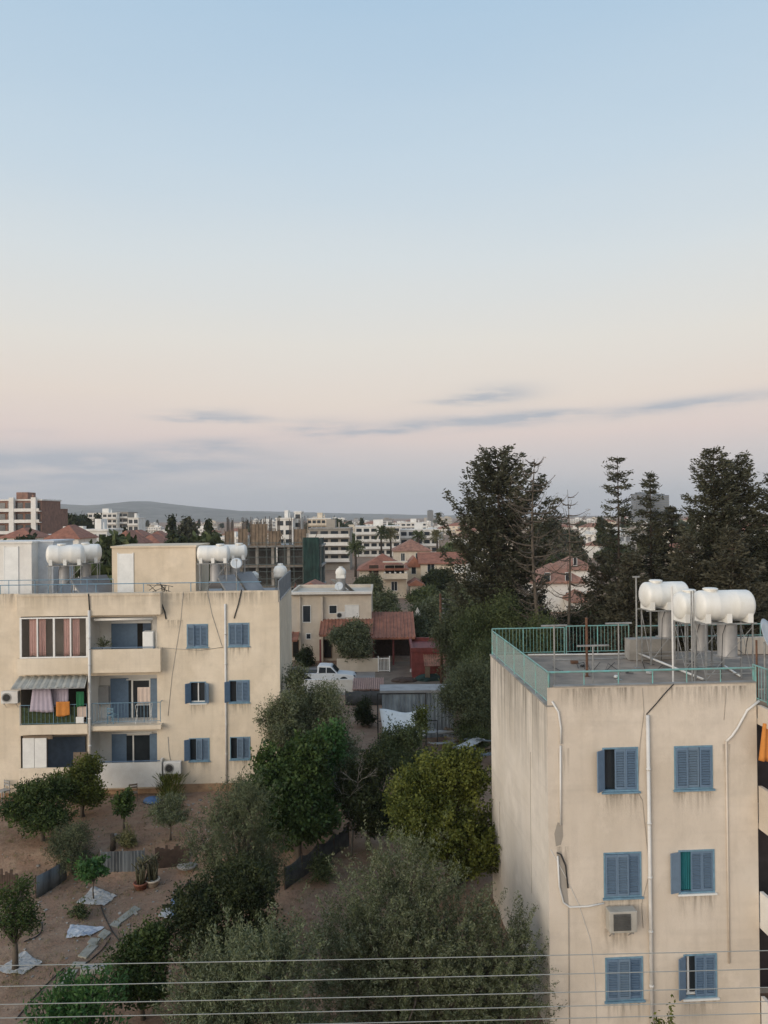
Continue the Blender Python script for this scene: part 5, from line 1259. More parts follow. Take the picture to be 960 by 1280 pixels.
def house(name, label, px0, px1, py_e, Y, depth, roof='hip', rise=1.6, wallm='wall_b', roofm='tile', wins=(), yaw=0.0, cat='house', group=HW, extra=None, base=0.0):
    a, b_ = at(px0, py_e, Y), at(px1, py_e, Y); w = b_.x - a.x; H = (a.z + b_.z) / 2
    t = thing(name, label, cat, (a.x, Y, base), yaw, group); H -= base
    q = MB(); q.box(0, w, 0, depth, -.3, H); q.build('wall', M[wallm], t)
    q = MB()
    if roof == 'flat':
        q.box(-.1, w + .1, -.1, .12, H + .002, H + .4); q.box(-.1, w + .1, depth - .12, depth + .1, H + .002, H + .4); q.box(-.1, .12, .12, depth - .12, H + .003, H + .399); q.box(w - .12, w + .1, .12, depth - .12, H + .003, H + .399); q.box(.12, w - .12, .12, depth - .12, H + .004, H + .06)
        q.build('roof', M[wallm], t)
    else:
        hip(q, 0, w, 0, depth, H, rise, .45, roof == 'gable')
        if roof == 'gable': q.face([(0, 0, H), (0, depth, H), (0, depth / 2, H + rise * .92)]); q.face([(w, 0, H), (w, depth, H), (w, depth / 2, H + rise * .92)])
        q.build('roof', M[roofm], t)
    for (x0, x1, z0, z1, *mm) in wins: opening(t, x0 * w, x1 * w, z0, z1, 0, *(mm or []))
    return t, w, H
# pale two storey house with the red porch roof
t, w, H = house('villa', 'pale two storey house with red porch roof behind the pickup', 364, 464, 744, 80, 8, 'flat', 0, 'wall_b', 'tile', ())
z = lambda py, Y=80: at(420, py, Y).z
xx = lambda px, Y=80: at(px, 780, Y).x - at(364, 744, 80).x
opening(t, xx(379), xx(388), z(777), z(757), 0); opening(t, xx(383), xx(388), z(798), z(792), 0)
opening(t, xx(412), xx(421), z(766.5), z(757), 0, 'glass', 'wall_w'); opening(t, xx(432), xx(448), z(771), z(757), 0, 'white', 'white', 'roller_shutter')
opening(t, xx(405), xx(414), z(822), z(800), 0, 'void', 'wood', 'door'); opening(t, xx(366), xx(373), z(820), z(800), 0, 'void', 'wood', 'door')
q = MB(); q.box(xx(401.5), xx(404), -.4, -.01, .0, H - .1); q.box(xx(374.5), xx(376), -.25, -.01, .0, H - .1); q.build('pilaster', M['wall_b'], t)
q = MB(); q.box(-.2, w + .1, -.55, -.105, H + .15, H + .42); q.build('cornice', M['wall_w'], t)
def slope(par, name, px0, px1, y0z, y1z, yv0, yv1, matn, ribs=0, X0=None):
    x0, x1 = xx(px0), xx(px1); q = MB()
    q.face([(x0, yv0, y0z), (x1, yv0, y0z), (x1, yv1, y1z), (x0, yv1, y1z)]); q.face([(x0, yv0, y0z - .18), (x1, yv0, y0z - .18), (x1, yv1, y1z - .18), (x0, yv1, y1z - .18)])
    q.face([(x0, yv0, y0z), (x1, yv0, y0z), (x1, yv0, y0z - .18), (x0, yv0, y0z - .18)]); q.face([(x0, yv0, y0z), (x0, yv1, y1z), (x0, yv1, y1z - .18), (x0, yv0, y0z - .18)]); q.face([(x1, yv0, y0z), (x1, yv1, y1z), (x1, yv1, y1z - .18), (x1, yv0, y0z - .18)])
    n = int((x1 - x0) / .35)
    for i in range(n + 1): x = x0 + (x1 - x0) * i / n; q.tube([(x, yv0, y0z + .02), (x, yv1, y1z + .02)], .07, 5)
    return q.build(name, matn, par)
slope(t, 'porch_roof', 402, 466, at(430, 793.5, 77).z, at(430, 774, 80).z, -3, -.002, M['tile']); slope(t, 'porch_roof', 465, 517, at(490, 797, 76.5).z, at(490, 768, 80.5).z, -3.5, 2.5, M['tile'])
slope(t, 'porch_roof', 366, 374, at(370, 800, 78).z, at(370, 790, 80).z, -2, -.002, M['tile'])
for px in (403, 467, 491, 514): q = MB(); q.box(xx(px) - .09, xx(px) + .09, -2.9, -2.72, 0, at(px, 797, 77).z - .22); q.build('porch_post', M['redpaint'], t)
q = MB(); q.box(xx(466), xx(514), 2.5, 2.7, -.1, at(490, 770, 80.5).z); q.build('porch_back_wall', M['woodd'], t)
heater('white rooftop tank over slanted collectors on the pale house with red porch', FL, 426, 715.5, 83, .9, .55, H + .0, R(80), (0, 0, .45, 1.6), 2, 0, pside=1)
dish('satellite_dish', 'white satellite dish on the roof of the pale house', 424, 733, 81.2, 5.5, R(-15), 25, H)
ac_unit('tiny air conditioner under the roller shutter of the pale house', FL, 426, 768.5, 39.6, .9, .7)
a = at(421, 838, 74); b_ = at(474, 838, 74); simple_wall('beige garden wall with flat top under the round tree by the pickup', 'garden_wall', (a.x, 74, 0), (b_.x, 74, 0), at(450, 823, 74).z, M['wall_b'])
a = at(474, 840, 74); b_ = at(486, 840, 74); tt = thing('metal_gate', 'white barred gate beside the beige garden wall', 'gate', (a.x, 74, 0)); q = MB(); ww = b_.x - a.x; hh = at(480, 822, 74).z
for i in range(8): q.box(ww * i / 7 - .025, ww * i / 7 + .025, -.02, .02, .05, hh)
q.box(0, ww, -.03, -.021, .1, .16); q.box(0, ww, -.03, -.021, hh - .12, hh - .04); q.build('bars', M['white'], tt)
for x in (-.08, ww + .08): q = MB(); q.box(x - .05, x + .05, -.05, .05, -.1, hh + .15); q.build('post', M['white'], tt)
for lab, px, py, nm_, mt, sx, sy, sz in (('dark green tarpaulin heap left of the dark red shed', 536, 850, 'tarp_heap', M['gnet'], 1.3, .9, .5), ('brown stack of old timber in the yard before the red porch', 505, 852, 'timber_heap', M['woodd'], 1.2, .7, .35), ('pale covered heap in the yard under the porch edge', 520, 840, 'covered_heap', M['tarp'], .6, .5, .5)):
    p = onz(px, py, 0); m = MB(); m.lathe([(.01, 0), (1, 0), (.92, .45), (.55, .85), (.01, 1)], n=14)
    m.v = [((v[0] * (1 + .25 * mnoise.noise(Vector(v) * 2.1))) * sx, v[1] * (1 + .25 * mnoise.noise(Vector(v) * 1.7)) * sy, v[2] * (1 + .4 * mnoise.noise(Vector(v) * 2.5)) * sz) for v in m.v]
    tag(m.build(nm_, mt, None, False, (p.x, p.y, .04)), lab, 'heap')
# red shed
t, w, H = house('red_shed', 'dark red shed with a shallow lean-to roof beside the brown pole', 515, 557, 815, 71, 6, 'flat', 0, 'redpaint', 'tile', (), cat='shed', group=None)
q = MB(); q.face([(w * .35, -1.6, H - 1.0), (w, -1.6, H - 1.0), (w, -.003, H - .25), (w * .35, -.003, H - .25)]); [q.tube([(w * .35 + w * .65 * i / 10, -1.6, H - .98), (w * .35 + w * .65 * i / 10, -.01, H - .23)], .05, 5) for i in range(11)]; q.build('lean_to_roof', M['tile2'], t)
q = MB(); q.box(w * .36, w * .5, -1.5, -1.4, -.1, H - 1.06); q.build('post', M['ply'], t); q = MB(); q.box(w * .55, w * .95, -.03, -.003, 0, 1.5); q.build('door', M['redpaint'], t)
# poles
def pole(label, px, ptop, pbase, name='utility_pole', arms=True, r=.14, Y=None):
    p = onz(px, pbase, 0) if Y is None else Vector((at(px, pbase, Y).x, Y, 0)); tp = at(px, ptop, p.y); t = thing(name, label, 'utility pole', p, 0)
    q = MB(); q.tube([(0, 0, -.2), (0, 0, tp.z * .5), (-.03, 0, tp.z)], [r, r * .9, r * .75], 8); q.build('shaft', M['rust'] if arms else M['galv'], t, True)
    if arms:
        q = MB()
        for k in range(5): q.box(.02, .30, -.05, .05, tp.z - .5 - k * .42, tp.z - .44 - k * .42)
        q.build('brackets', M['galv'], t)
    return t, p, tp
t, pp, tp = pole('brown wooden utility pole beside the red shed', 552, 742, 856)
for k in range(5):
    a = Vector((pp.x + .3, pp.y, tp.z - .47 - k * .42)); b_ = at(985, 804 + 7.5 * k, 60); P = []
    for i in range(15): q_ = i / 14; v = a.lerp(b_, q_); v.z -= 1.0 * (1 - (2 * q_ - 1) ** 2) * .5; P.append(v - a)
    m = MB(); m.tube(P, .028, 5); tag(m.build('overhead_wire', M['dark'], None, True, a), ('topmost', 'second', 'middle', 'fourth', 'lowest')[k] + ' dark wire leading right from the brown pole', 'wire', 'far overhead wires')
# houses farther back
t, w, H = house('villa', 'cream house with red hipped roof and recessed balcony in front of the scaffold', 449, 508, 712, 140, 10, 'hip', 2.7, 'wall_l', 'tile', [(.22, .40, 4.2, 6.0, 'woodd', 'woodd'), (.55, .95, 4.0, 6.0, 'void', 'wall_l'), (.68, .80, 1.4, 3.0)], base=0)
q = MB(); q.box(w * .5, w * 1.02, -1.5, -.01, 3.6, 3.8); q.box(w * .5, w * 1.02, -1.5, -1.35, 3.8, 4.6); q.box(w * .5, w * 1.02, -1.6, -.02, 6.6, 6.75); q.build('balcony', M['wall_l'], t)
for i in range(5): q = MB(); q.lathe([(.08, 4.62), (.16, 4.62), (.2, 4.8), (.06, 4.9)], (w * (.54 + i * .11), -1.42, 0), n=8); q.build('baluster_urn', M['wall_w'], t)
t, w, H = house('villa', 'yellow cream house with long red gabled roof right of the hipped one', 526, 582, 704, 150, 8, 'gable', 2.0, 'wall_l', 'tile', [(.15, .3, 4, 5.5, 'glass'), (.75, .95, 3.8, 5.6, 'white')])
t, w, H = house('villa', 'small cream annexe with red roof joined left of the gabled house', 509, 527, 708, 152, 7, 'gable', 1.9, 'wall_l', 'tile', [(.3, .6, 3.5, 5)])
house('villa', 'beige house with broad tan hip roof behind the gabled red one', 492, 538, 688.5, 205, 14, 'hip', 2.9, 'wall_b', 'tile2', [(.2, .3, 3, 5), (.6, .7, 3, 5)])
house('villa', 'low red roofed carport right of the hipped house', 513, 528, 731, 138, 6, 'gable', .9, 'wall_b', 'tile', [(.2, .7, .2, 1.6, 'void')])
house('villa', 'white house with red roof seen through the bare tree', 668, 733, 728, 118, 11, 'hip', 2.6, 'wall_w', 'tile2', [(.2, .3, 4.5, 6), (.6, .7, 4.5, 6), (.6, .7, 1.5, 3)])
house('villa', 'pale house with stepped red roofs behind the house at the bare tree', 705, 745, 712, 150, 12, 'hip', 2.2, 'wall_w', 'tile2', [(.3, .4, 5, 6.5)])
house('villa', 'small red roofed wing right of the bare tree', 718, 738, 752, 112, 6, 'hip', 1.4, 'wall_w', 'tile2', [(.4, .6, 1, 2)])
house('villa', 'cream house with grey roof at the left of the large pine', 580, 625, 706, 165, 10, 'flat', 0, 'wall_w', 'tile', [(.2, .35, 4, 5.5), (.6, .75, 4, 5.5)])
house('villa', 'low red roofed annexe hidden behind the cream building corner', 366, 412, 741, 92, 5, 'gable', 1.2, 'wall_b', 'tile', [])
# round tree before the house, and the trees of the valley
ptree_hi('olive_tree', 'round olive tree in front of the pale house porch', 441, 780, 74.8, 54, 'olive', 1.0, 6, 91, ll=.25, lw=.07, twig=.5, spread=.18, dens=.75, trunk_r=.16)
ptree('red_leaf_shrub', 'low brownish shrub at the left corner of the pale house', 382, 812, 77, 22, 'dark', .0, 4, 93, ll=.2, lw=.08, twig=.3, spread=.15, dens=.8, cat='shrub', trunk_r=.05)
V_ = [('green bushy tree left of the large pine', 532, 736, 118, 44, 'mid'), ('grey green crown above the red porch roof', 563, 742, 108, 52, 'grey'), ('pale olive crown behind the brown pole', 592, 728, 104, 62, 'olive'),
      ('dense grey crown under the large pine', 610, 758, 88, 78, 'grey'), ('green crown beside the porch with the pale spire', 545, 762, 96, 34, 'mid'), ('rounded olive crown right of the red shed', 583, 778, 80, 54, 'olive'),
      ('dark crown left of the back railing', 622, 790, 62, 52, 'dark'), ('dark crown below the bare tree', 665, 752, 72, 76, 'dark'), ('dark crown behind the back railing', 712, 764, 66, 70, 'dark'),
      ('small grey tree left of the hipped roof house', 462, 722, 122, 46, 'grey'), ('low grey tree behind the pale house roof', 484, 740, 105, 34, 'olive'), ('green crown right of the bare tree', 745, 752, 80, 44, 'mid'),
      ('green crown at the foot of the conifers', 790, 770, 74, 60, 'dark'), ('low dark crown behind the tanks', 850, 768, 70, 80, 'dark'), ('low dark crown at the right edge behind the dish', 935, 772, 66, 80, 'dark'),
      ('small grey olive beside the back lane', 520, 770, 86, 30, 'grey'), ('broad green crown under the broad pine', 622, 742, 58, 92, 'mid'), ('leafy green crown right of the brown pole', 578, 752, 62, 70, 'grey'), ('olive green crown below the bare conifer', 672, 768, 55, 84, 'mid'), ('low green crown behind the side railing', 606, 800, 54, 60, 'mid'), ('pale green crown left of the brown pole', 537, 752, 92, 46, 'olive')]
for i, (lab, px, pt, Y, w, lf) in enumerate(V_):
    ptree('broadleaf_tree', lab, px, pt, Y, w, lf, .3, 6, 101 + i, ll=.0028 * Y, lw=.0011 * Y, twig=.6, spread=.25, dens=.55 if Y > 80 else .75, nleaf=28, trunk_r=.18, group='trees of the valley')
ptree('hedge', 'dark clipped hedge before the yellow cream gabled house', 551, 713, 143, 46, 'dark', .0, 6, 131, ll=.4, lw=.18, twig=.4, spread=.3, dens=.5, cat='hedge', trunk_r=.1)
p = Vector((at(522, 785, 90).x, 90, 0)); t = thing('garden_obelisk', 'pale pointed garden spire among the trees', 'spire', p); q = MB(); H = at(522, 759, 90).z; q.lathe([(.01, 0), (.8, 0), (.75, H * .5), (.45, H * .75), (.5, H * .78), (.15, H * .93), (.01, H)], n=8); q.build('spire', M['wall_b'], t)
# tall trees
TG = 'tall conifers behind the beige block'
conifer('pine_tree', 'broad dark pine with ragged top left of the bare tree', 618, 569, 64, [(0, 1.4), (.12, 3.4), (.35, 4.7), (.55, 5.0), (.70, 4.6), (.80, 3.6), (.90, 2.6), (1, 1.3)], 'conif', 1, .52, 5, 9, .3, .38, .13, .30, .28, TG, lift=.62, tr=.32)
conifer('pine_tree', 'second darker stem merged into the right of the broad pine', 640, 612, 66, [(0, 1.5), (.15, 3.2), (.4, 3.0), (.7, 2.2), (.9, 1.3), (1, .3)], 'conif2', 2, .55, 5, 6, .2, .34, .11, .36, .2, TG, lift=.4, tr=.25)
conifer('dead_conifer', 'bare dying conifer with thin grey branches right of the broad pine', 686, 574, 57, [(0, .2), (.22, .4), (.3, 2.6), (.42, 1.6), (.6, 2.6), (.78, 2.5), (.92, 1.7), (1, .7)], 'dead', 3, .55, 4, 3, -1.3, .30, .028, .36, .25, TG, bare=.5, lift=.42, tr=.24, bark='bark')
conifer('dead_conifer', 'second thin bare stem right of the dying conifer', 700, 612, 58, [(0, .2), (.3, .4), (.4, 1.8), (.6, 2.4), (.85, 1.8), (1, .6)], 'dead', 4, .66, 4, 2, .7, .28, .028, .36, .2, TG, bare=.5, lift=.4, tr=.17, bark='bark')
conifer('conifer', 'narrow spired conifer left of the glass tower', 769, 570, 60, [(0, 2.0), (.15, 2.8), (.35, 2.7), (.55, 2.2), (.68, 2.1), (.8, 1.4), (.9, 1.1), (.97, .8), (1, .2)], 'conif', 5, .5, 4, 7, .2, .32, .09, .28, .22, TG, lift=.12, tr=.22)
conifer('conifer', 'pointed conifer standing in front of the glass tower', 811, 592, 61, [(0, 2.0), (.2, 2.6), (.4, 2.3), (.6, 1.9), (.75, 1.5), (.9, .8), (1, .1)], 'conif', 6, .48, 5, 7, .1, .32, .09, .3, .15, TG, lift=.12)
conifer('conifer', 'shorter dark conifer right of the glass tower', 839, 636, 62, [(0, 2.2), (.3, 2.6), (.6, 2.0), (.85, 1.1), (1, .2)], 'conif2', 7, .45, 6, 7, 0, .34, .10, .32, .1, TG, lift=.15)
conifer('conifer', 'full round topped conifer, the taller left one of the twin conifers', 889, 566, 58, [(0, 2.4), (.2, 3.2), (.45, 3.0), (.65, 2.5), (.82, 1.9), (.93, 1.4), (1, .5)], 'conif', 8, .40, 6, 7, .2, .34, .10, .36, .08, TG, lift=.3, tr=.28)
conifer('conifer', 'right one of the twin conifers near the picture edge', 925, 568, 59, [(0, 2.2), (.2, 2.9), (.5, 2.6), (.7, 2.0), (.86, 1.7), (.95, 1.1), (1, .4)], 'conif', 9, .42, 6, 7, -.2, .34, .10, .36, .1, TG, lift=.28, tr=.26)
conifer('conifer', 'dark conifer cut by the right edge of the picture', 966, 588, 58, [(0, 2.2), (.3, 3.0), (.6, 2.1), (.85, 1.2), (1, .2)], 'conif', 10, .45, 6, 7, 0, .34, .10, .33, .1, TG, lift=.2)
conifer('conifer', 'brown tinged conifer low between the tower and the twin conifers', 860, 668, 56, [(0, 2.5), (.3, 3.4), (.7, 2.4), (1, .3)], 'conif2', 12, .45, 6, 7, 0, .34, .10, .34, .08, TG, lift=.2)
conifer('conifer', 'brownish conifer low behind the first roof tank', 790, 692, 57, [(0, 2.4), (.3, 3.6), (.7, 2.2), (1, .3)], 'conif2', 13, .45, 6, 7, 0, .34, .10, .34, .08, TG, lift=.2)
conifer('conifer', 'dark low conifer at the left foot of the spired conifer', 752, 690, 63, [(0, 2.2), (.3, 2.8), (.7, 2.0), (1, .3)], 'conif2', 14, .45, 6, 7, 0, .34, .10, .34, .08, TG, lift=.2)
conifer('conifer', 'dark low conifer behind the largest roof tank', 915, 660, 54, [(0, 2.4), (.3, 3.4), (.7, 2.4), (1, .3)], 'conif2', 15, .45, 6, 7, 0, .34, .10, .34, .08, TG, lift=.2)

# ================================================================== CONSTRUCTION SITE
Yc = 118; a = at(279, 690, Yc); b_ = at(402, 690, Yc); W_ = b_.x - a.x
t = thing('unfinished_building', 'unfinished concrete building wrapped in scaffolding with green netting', 'building site', (a.x, Yc, 0))
zz = lambda py: at(330, py, Yc).z
lv = [zz(733), zz(707), zz(682)]
m = MB()
for z in lv: m.box(0, W_, 0, 9, z - .3, z)
m.build('floor_slab', mat('fresh_concrete', (.40, .39, .36), .95, var=.2), t)
for i in range(7):
    for j in (0, 1):
        q = MB(); x = .3 + (W_ - .6) * i / 6; q.box(x - .22, x + .22, .3 + j * 7, .74 + j * 7, -.2, lv[2] - .301); q.build('column', M['conc'], t)
m = MB(); m.box(.2, W_ - .2, 5, 5.2, 0, lv[1]); m.box(W_ * .55, W_ * .95, 1.5, 1.7, lv[1], lv[2] - .31); m.box(.2, W_ * .5, 4, 4.2, lv[1], lv[2] - .31); m.build('block_wall', mat('dark_block_wall', (.10, .10, .10), .95), t)
r9 = random.Random(4)
for i, (x0, x1, y0) in enumerate(((279, 291, 664), (296, 308, 661), (312, 333, 655), (334, 350, 664), (366, 382, 662))):
    u0, u1 = at(x0, 660, Yc).x - a.x, at(x1, 660, Yc).x - a.x; q = MB(); q.box(u0, u1, 1.0, 1.15, lv[2] + .003, zz(y0)); [q.box(u, u + .1, .9, 1.0, lv[2] + .002, zz(y0) + .3) for u in np.arange(u0, u1, .55)]; q.build('formwork_panel', M['ply'], t)
for k, x in enumerate((281, 286, 300, 304, 310, 318, 322, 327, 335, 345, 360, 372, 377, 381)):
    u = at(x, 660, Yc).x - a.x; q = MB()
    for e in range(6): q.tube([(u + (e % 3) * .16, 1.4 + (e // 3) * .3, lv[2]), (u + (e % 3) * .16 + .03, 1.4 + (e // 3) * .3, zz(648 + r9.uniform(-3, 6)))], .04, 4)
    q.build('rebar', M['rebar'], t)
for i in range(6):
    u = W_ * (.45 + .09 * i); q = MB(); q.tube([(u, .7, lv[2]), (u + (.9 if i % 2 else -.9), 1.2, lv[2] + 2.1)], .06, 5); q.build('prop', M['ply'], t)
m = MB()
for i in range(12):
    x = -.2 + (W_ + .2) * i / 11
    for y in (-1.1, -.2): m.tube([(x, y, 0), (x, y, lv[2] + (1.2 if i % 2 else .5))], .03, 4)
for z in np.arange(1.2, lv[2] + .8, 1.1): m.tube([(-.2, -1.1, z), (W_, -1.1, z)], .025, 4); m.tube([(-.2, -.2, z), (W_, -.2, z)], .02, 4)
for i in range(5): m.tube([(W_ * i / 5, -1.12, 2 + (i % 2) * 2), (W_ * (i + 1) / 5, -1.12, 4 + (i % 2) * 2)], .04, 4)
m.build('scaffold', mat('teal_grey_scaffold', (.12, .15, .145), .7), t)
m = MB()
for z in lv: m.box(-.2, W_, -1.0, -.3, z + .003, z + .06)
m.build('scaffold_boards', M['wood'], t)
u0 = at(380, 690, Yc).x - a.x; m = MB(); n = 24
for i in range(n):
    P = lambda i, z: (u0 + (W_ - .3 - u0) * i / n, -1.3 + .14 * mnoise.noise(Vector((i * .25, z * .35, 1))), z)
    for z0, z1 in zip(np.arange(0, zz(672), 1.4), np.arange(1.4, zz(672) + 1.4, 1.4)): m.face([P(i, z0), P(i + 1, z0), P(i + 1, min(z1, zz(672))), P(i, min(z1, zz(672)))])
m.face([(W_ - .3, -1.3, 0), (W_ - .3, 8, 0), (W_ - .3, 8, zz(674)), (W_ - .3, -1.3, zz(674))])
o = m.build('safety_net', M['gnet'], t); s = o.modifiers.new('solid', 'SOLIDIFY'); s.thickness = .02

# ================================================================== CITY
FARG = 'buildings of the distant town'
def block(name, label, px0, px1, ptop, Y, depth, storeys, wallm='wall_w', accent=None, balc=True, cols=5, yaw=0.0, group=FARG, penthouse=True, piers=False):
    a, b_ = at(px0, ptop, Y), at(px1, ptop, Y); w = b_.x - a.x; H = (a.z + b_.z) / 2; t = thing(name, label, 'apartment building', (a.x, Y, 0), yaw, group)
    q = MB(); q.box(0, w, 0, depth, -.5, H); q.build('wall', M[wallm], t)
    sh = H / storeys
    q = MB(); q.box(-.25, w + .25, -.25, depth + .25, H + .01, H + .45); q.build('roof', M['wall_w'] if wallm != 'wall_g' else M['conc'], t)
    if penthouse: q = MB(); q.box(w * .4, w * .62, depth * .3, depth * .7, H + .46, H + 2.8); q.box(w * .7, w * .73, depth * .3, depth * .35, H + .46, H + 2.0); q.build('stair_house', M[wallm], t)
    if piers:
        for k in range(3): q = MB(); x = w * k / 2.4; q.box(x, x + w * .09, -1.4, -.02, 0, H + 1); q.build('pier', M['wall_w'], t)
    for s_ in range(storeys):
        z0 = s_ * sh + .9; z1 = s_ * sh + sh * .82
        if z1 < 2.0: continue
        for c in range(cols):
            x0, x1 = w * (c + .14) / cols, w * (c + .86) / cols
            q = MB(); q.box(x0, x1, -.08, -.01, z0, z1); wo = q.build('window', M['glass'], t)
        if balc and s_ > 0:
            q = MB(); q.box(0, w, -1.3, -.09, s_ * sh + .05, s_ * sh + .3); q.box(0, w * .98, -1.3, -1.2, s_ * sh + .3, s_ * sh + 1.05); q.build('balcony', M[accent or wallm], t)
    return t
block('apartment_block', 'white and brick apartment block with wide balconies at the left edge', -14, 52, 626, 240, 14, 6, 'brick', 'wall_w', True, 6, piers=True)
block('apartment_block', 'plain red brick block adjoining the brick and white apartments', 46, 66, 636, 255, 12, 5, 'brick', 'brick', True, 3, penthouse=False)
block('apartment_block', 'long white apartment block below the hill crest', 110, 146, 642, 420, 14, 6, 'wall_w', None, True, 6)
block('apartment_block', 'grey white block joined to the long white apartments', 146, 160, 641, 425, 16, 6, 'wall_g', 'wall_w', True, 2, penthouse=False)
block('apartment_block', 'small white block right of the long white apartments', 160, 173, 648, 415, 12, 4, 'wall_w', None, True, 2)
block('modern_house', 'white cubic modern house behind the white roof tanks', 98, 134, 664, 175, 10, 3, 'wall_w', None, False, 3)
block('apartment_block', 'modern apartment block with dark glazed floors right of the building site', 386, 437, 662, 215, 16, 5, 'wall_g', 'wall_w', True, 4)
block('apartment_block', 'long white modern block with balconies behind the palms', 444, 500, 659, 285, 18, 4, 'wall_w', None, True, 6)
block('apartment_block', 'white low modern wing right of the long white modern block', 500, 548, 663, 300, 16, 3, 'wall_w', None, True, 5)
block('apartment_block', 'white block with blank walls behind the building site', 345, 366, 649, 240, 14, 5, 'wall_w', None, False, 2)
block('apartment_block', 'slim white stair tower above the building site', 368, 376, 641, 245, 8, 6, 'wall_w', None, False, 1, penthouse=False)
block('apartment_block', 'yellow apartment block right of the slim tower', 384, 413, 649, 330, 14, 5, 'wall_l', None, True, 5)
block('apartment_block', 'dark topped white office block left of the large pine', 501, 533, 654, 480, 16, 4, 'wall_w', None, True, 5)
for (px0, px1, pt, Y, lab, dep, st_) in ((534.5, 541.5, 638, 1500, 'slim blue glass skyscraper at the horizon', 12, 22), (546, 552, 641, 1450, 'paler skyscraper right of the slim blue one', 12, 20), (795, 813, 617, 900, 'left half of the dark glass tower behind the conifers', 18, 18), (817, 836, 619, 915, 'right half of the dark glass tower behind the conifers', 18, 18)):
    a, b_ = at(px0, pt, Y), at(px1, pt, Y); w = b_.x - a.x; t = thing('glass_tower', lab, 'tower', (a.x, Y, 0), 0, 'towers on the skyline')
    q = MB(); q.box(0, w, 0, dep, -.5, a.z); q.build('facade', M['tower'], t)
    q = MB(); sh = a.z / st_
    for k in range(1, st_): q.box(-.15, w + .15, -.3, dep + .2, k * sh, k * sh + .5)
    q.build('floor_bands', M['conc'], t); q = MB()
    for k in range(6): x = w * k / 5; q.box(x - .15, x + .15, -.28, -.05, 0, a.z)
    q.box(w * .2, w * .8, dep * .2, dep * .8, a.z, a.z + sh * .8); q.build('mullions', M['tower'], t)
# red roofed houses on the left
for i, (px0, px1, pe, Y, rs, lab) in enumerate(((58, 98, 673, 160, 2.8, 'house with broad red hip roof left of the white cubic house'), (136, 168, 680, 150, 2.6, 'house with steep red roof behind the cream stair house'), (168, 200, 680, 165, 2.0, 'red roofed house right of the steep roofed one'), (156, 178, 670, 230, 1.8, 'small red roofed house above the steep roof'), (0, 40, 672, 175, 2.2, 'low red roof at the left edge below the brick block'), (182, 205, 672, 240, 2.0, 'small pink roofed house left of the cypresses'))):
    house('villa', lab, px0, px1, pe, Y, 10, 'hip', rs, 'wall_w', 'tile', [(.2, .35, 3.2, 4.8), (.6, .75, 3.2, 4.8)])
# scattered town
WHERE = [(-999, 'under the hill left of the cypresses'), (210, 'under the hill between cypresses and building site'), (280, 'beyond the building site'), (390, 'beyond the modern white blocks'), (540, 'near the skyscrapers'), (620, 'behind the broad pine'), (700, 'between the bare tree and the spired conifer'), (800, 'behind the twin conifers')]
def where(px): return [w for x, w in WHERE if px >= x][-1]
protos = []
def far_mesh(kind, wallm, i):
    r = random.Random(i); q = MB(); w, d = 14, 10
    if kind == 'house':
        q.box(-w / 2, w / 2, 0, d, -1, 6); q.m = 2; hip(q, -w / 2, w / 2, 0, d, 6.01, 2.6, .5); q.m = 1
        for s_ in (1.2, 4): 
            for c in range(4): x = -w / 2 + w * (c + .3) / 4; q.box(x, x + 1.4, -.08, -.01, s_, s_ + 1.3)
        mats = [M[wallm], M['fglass'], M[r.choice(['tile', 'tile2'])]]
    else:
        n = {'low': 2, 'block': 4, 'slab': 6}[kind]; H = n * 3.1
        q.box(-w / 2, w / 2, 0, d, -1, H); q.box(-w / 2 - .2, w / 2 + .2, -.2, d + .2, H + .01, H + .4); q.box(-w * .1, w * .2, d * .3, d * .6, H + .41, H + 2.6); q.box(w * .3, w * .42, d * .3, d * .6, H + .41, H + 1.6)
        q.m = 2
        for s_ in range(1, n): q.box(-w / 2, w * r.uniform(.1, .5), -1.3, -.1, s_ * 3.1, s_ * 3.1 + 1.1)
        q.m = 1
        for s_ in range(n):
            for c in range(5): x = -w / 2 + w * (c + .2) / 5; q.box(x, x + w * .12, -.08, -.01, s_ * 3.1 + 1.0, s_ * 3.1 + 2.6); 
            for c in range(3): y = d * (c + .25) / 3; q.box(w / 2 + .01, w / 2 + .08, y, y + 1.5, s_ * 3.1 + 1, s_ * 3.1 + 2.5); q.box(-w / 2 - .08, -w / 2 - .01, y, y + 1.5, s_ * 3.1 + 1, s_ * 3.1 + 2.5)
        mats = [M[wallm], M['fglass'], M['wall_w']]
    return q.mesh('far_' + kind, mats)
CN = {'wall_w': 'white', 'wall_l': 'cream', 'wall_b': 'beige', 'wall_g': 'grey'}
i = 0
for kind in ('house', 'low', 'block', 'slab'):
    for wm_ in ('wall_w', 'wall_l', 'wall_b', 'wall_g'):
        if kind == 'house' and wm_ == 'wall_g': continue
        protos.append((kind, wm_, far_mesh(kind, wm_, i))); i += 1
KN = {'house': 'red roofed house', 'low': 'low flat roofed house', 'block': 'flat roofed apartment block', 'slab': 'tall apartment block'}
r9 = random.Random(2024); cnt = 0
used = []
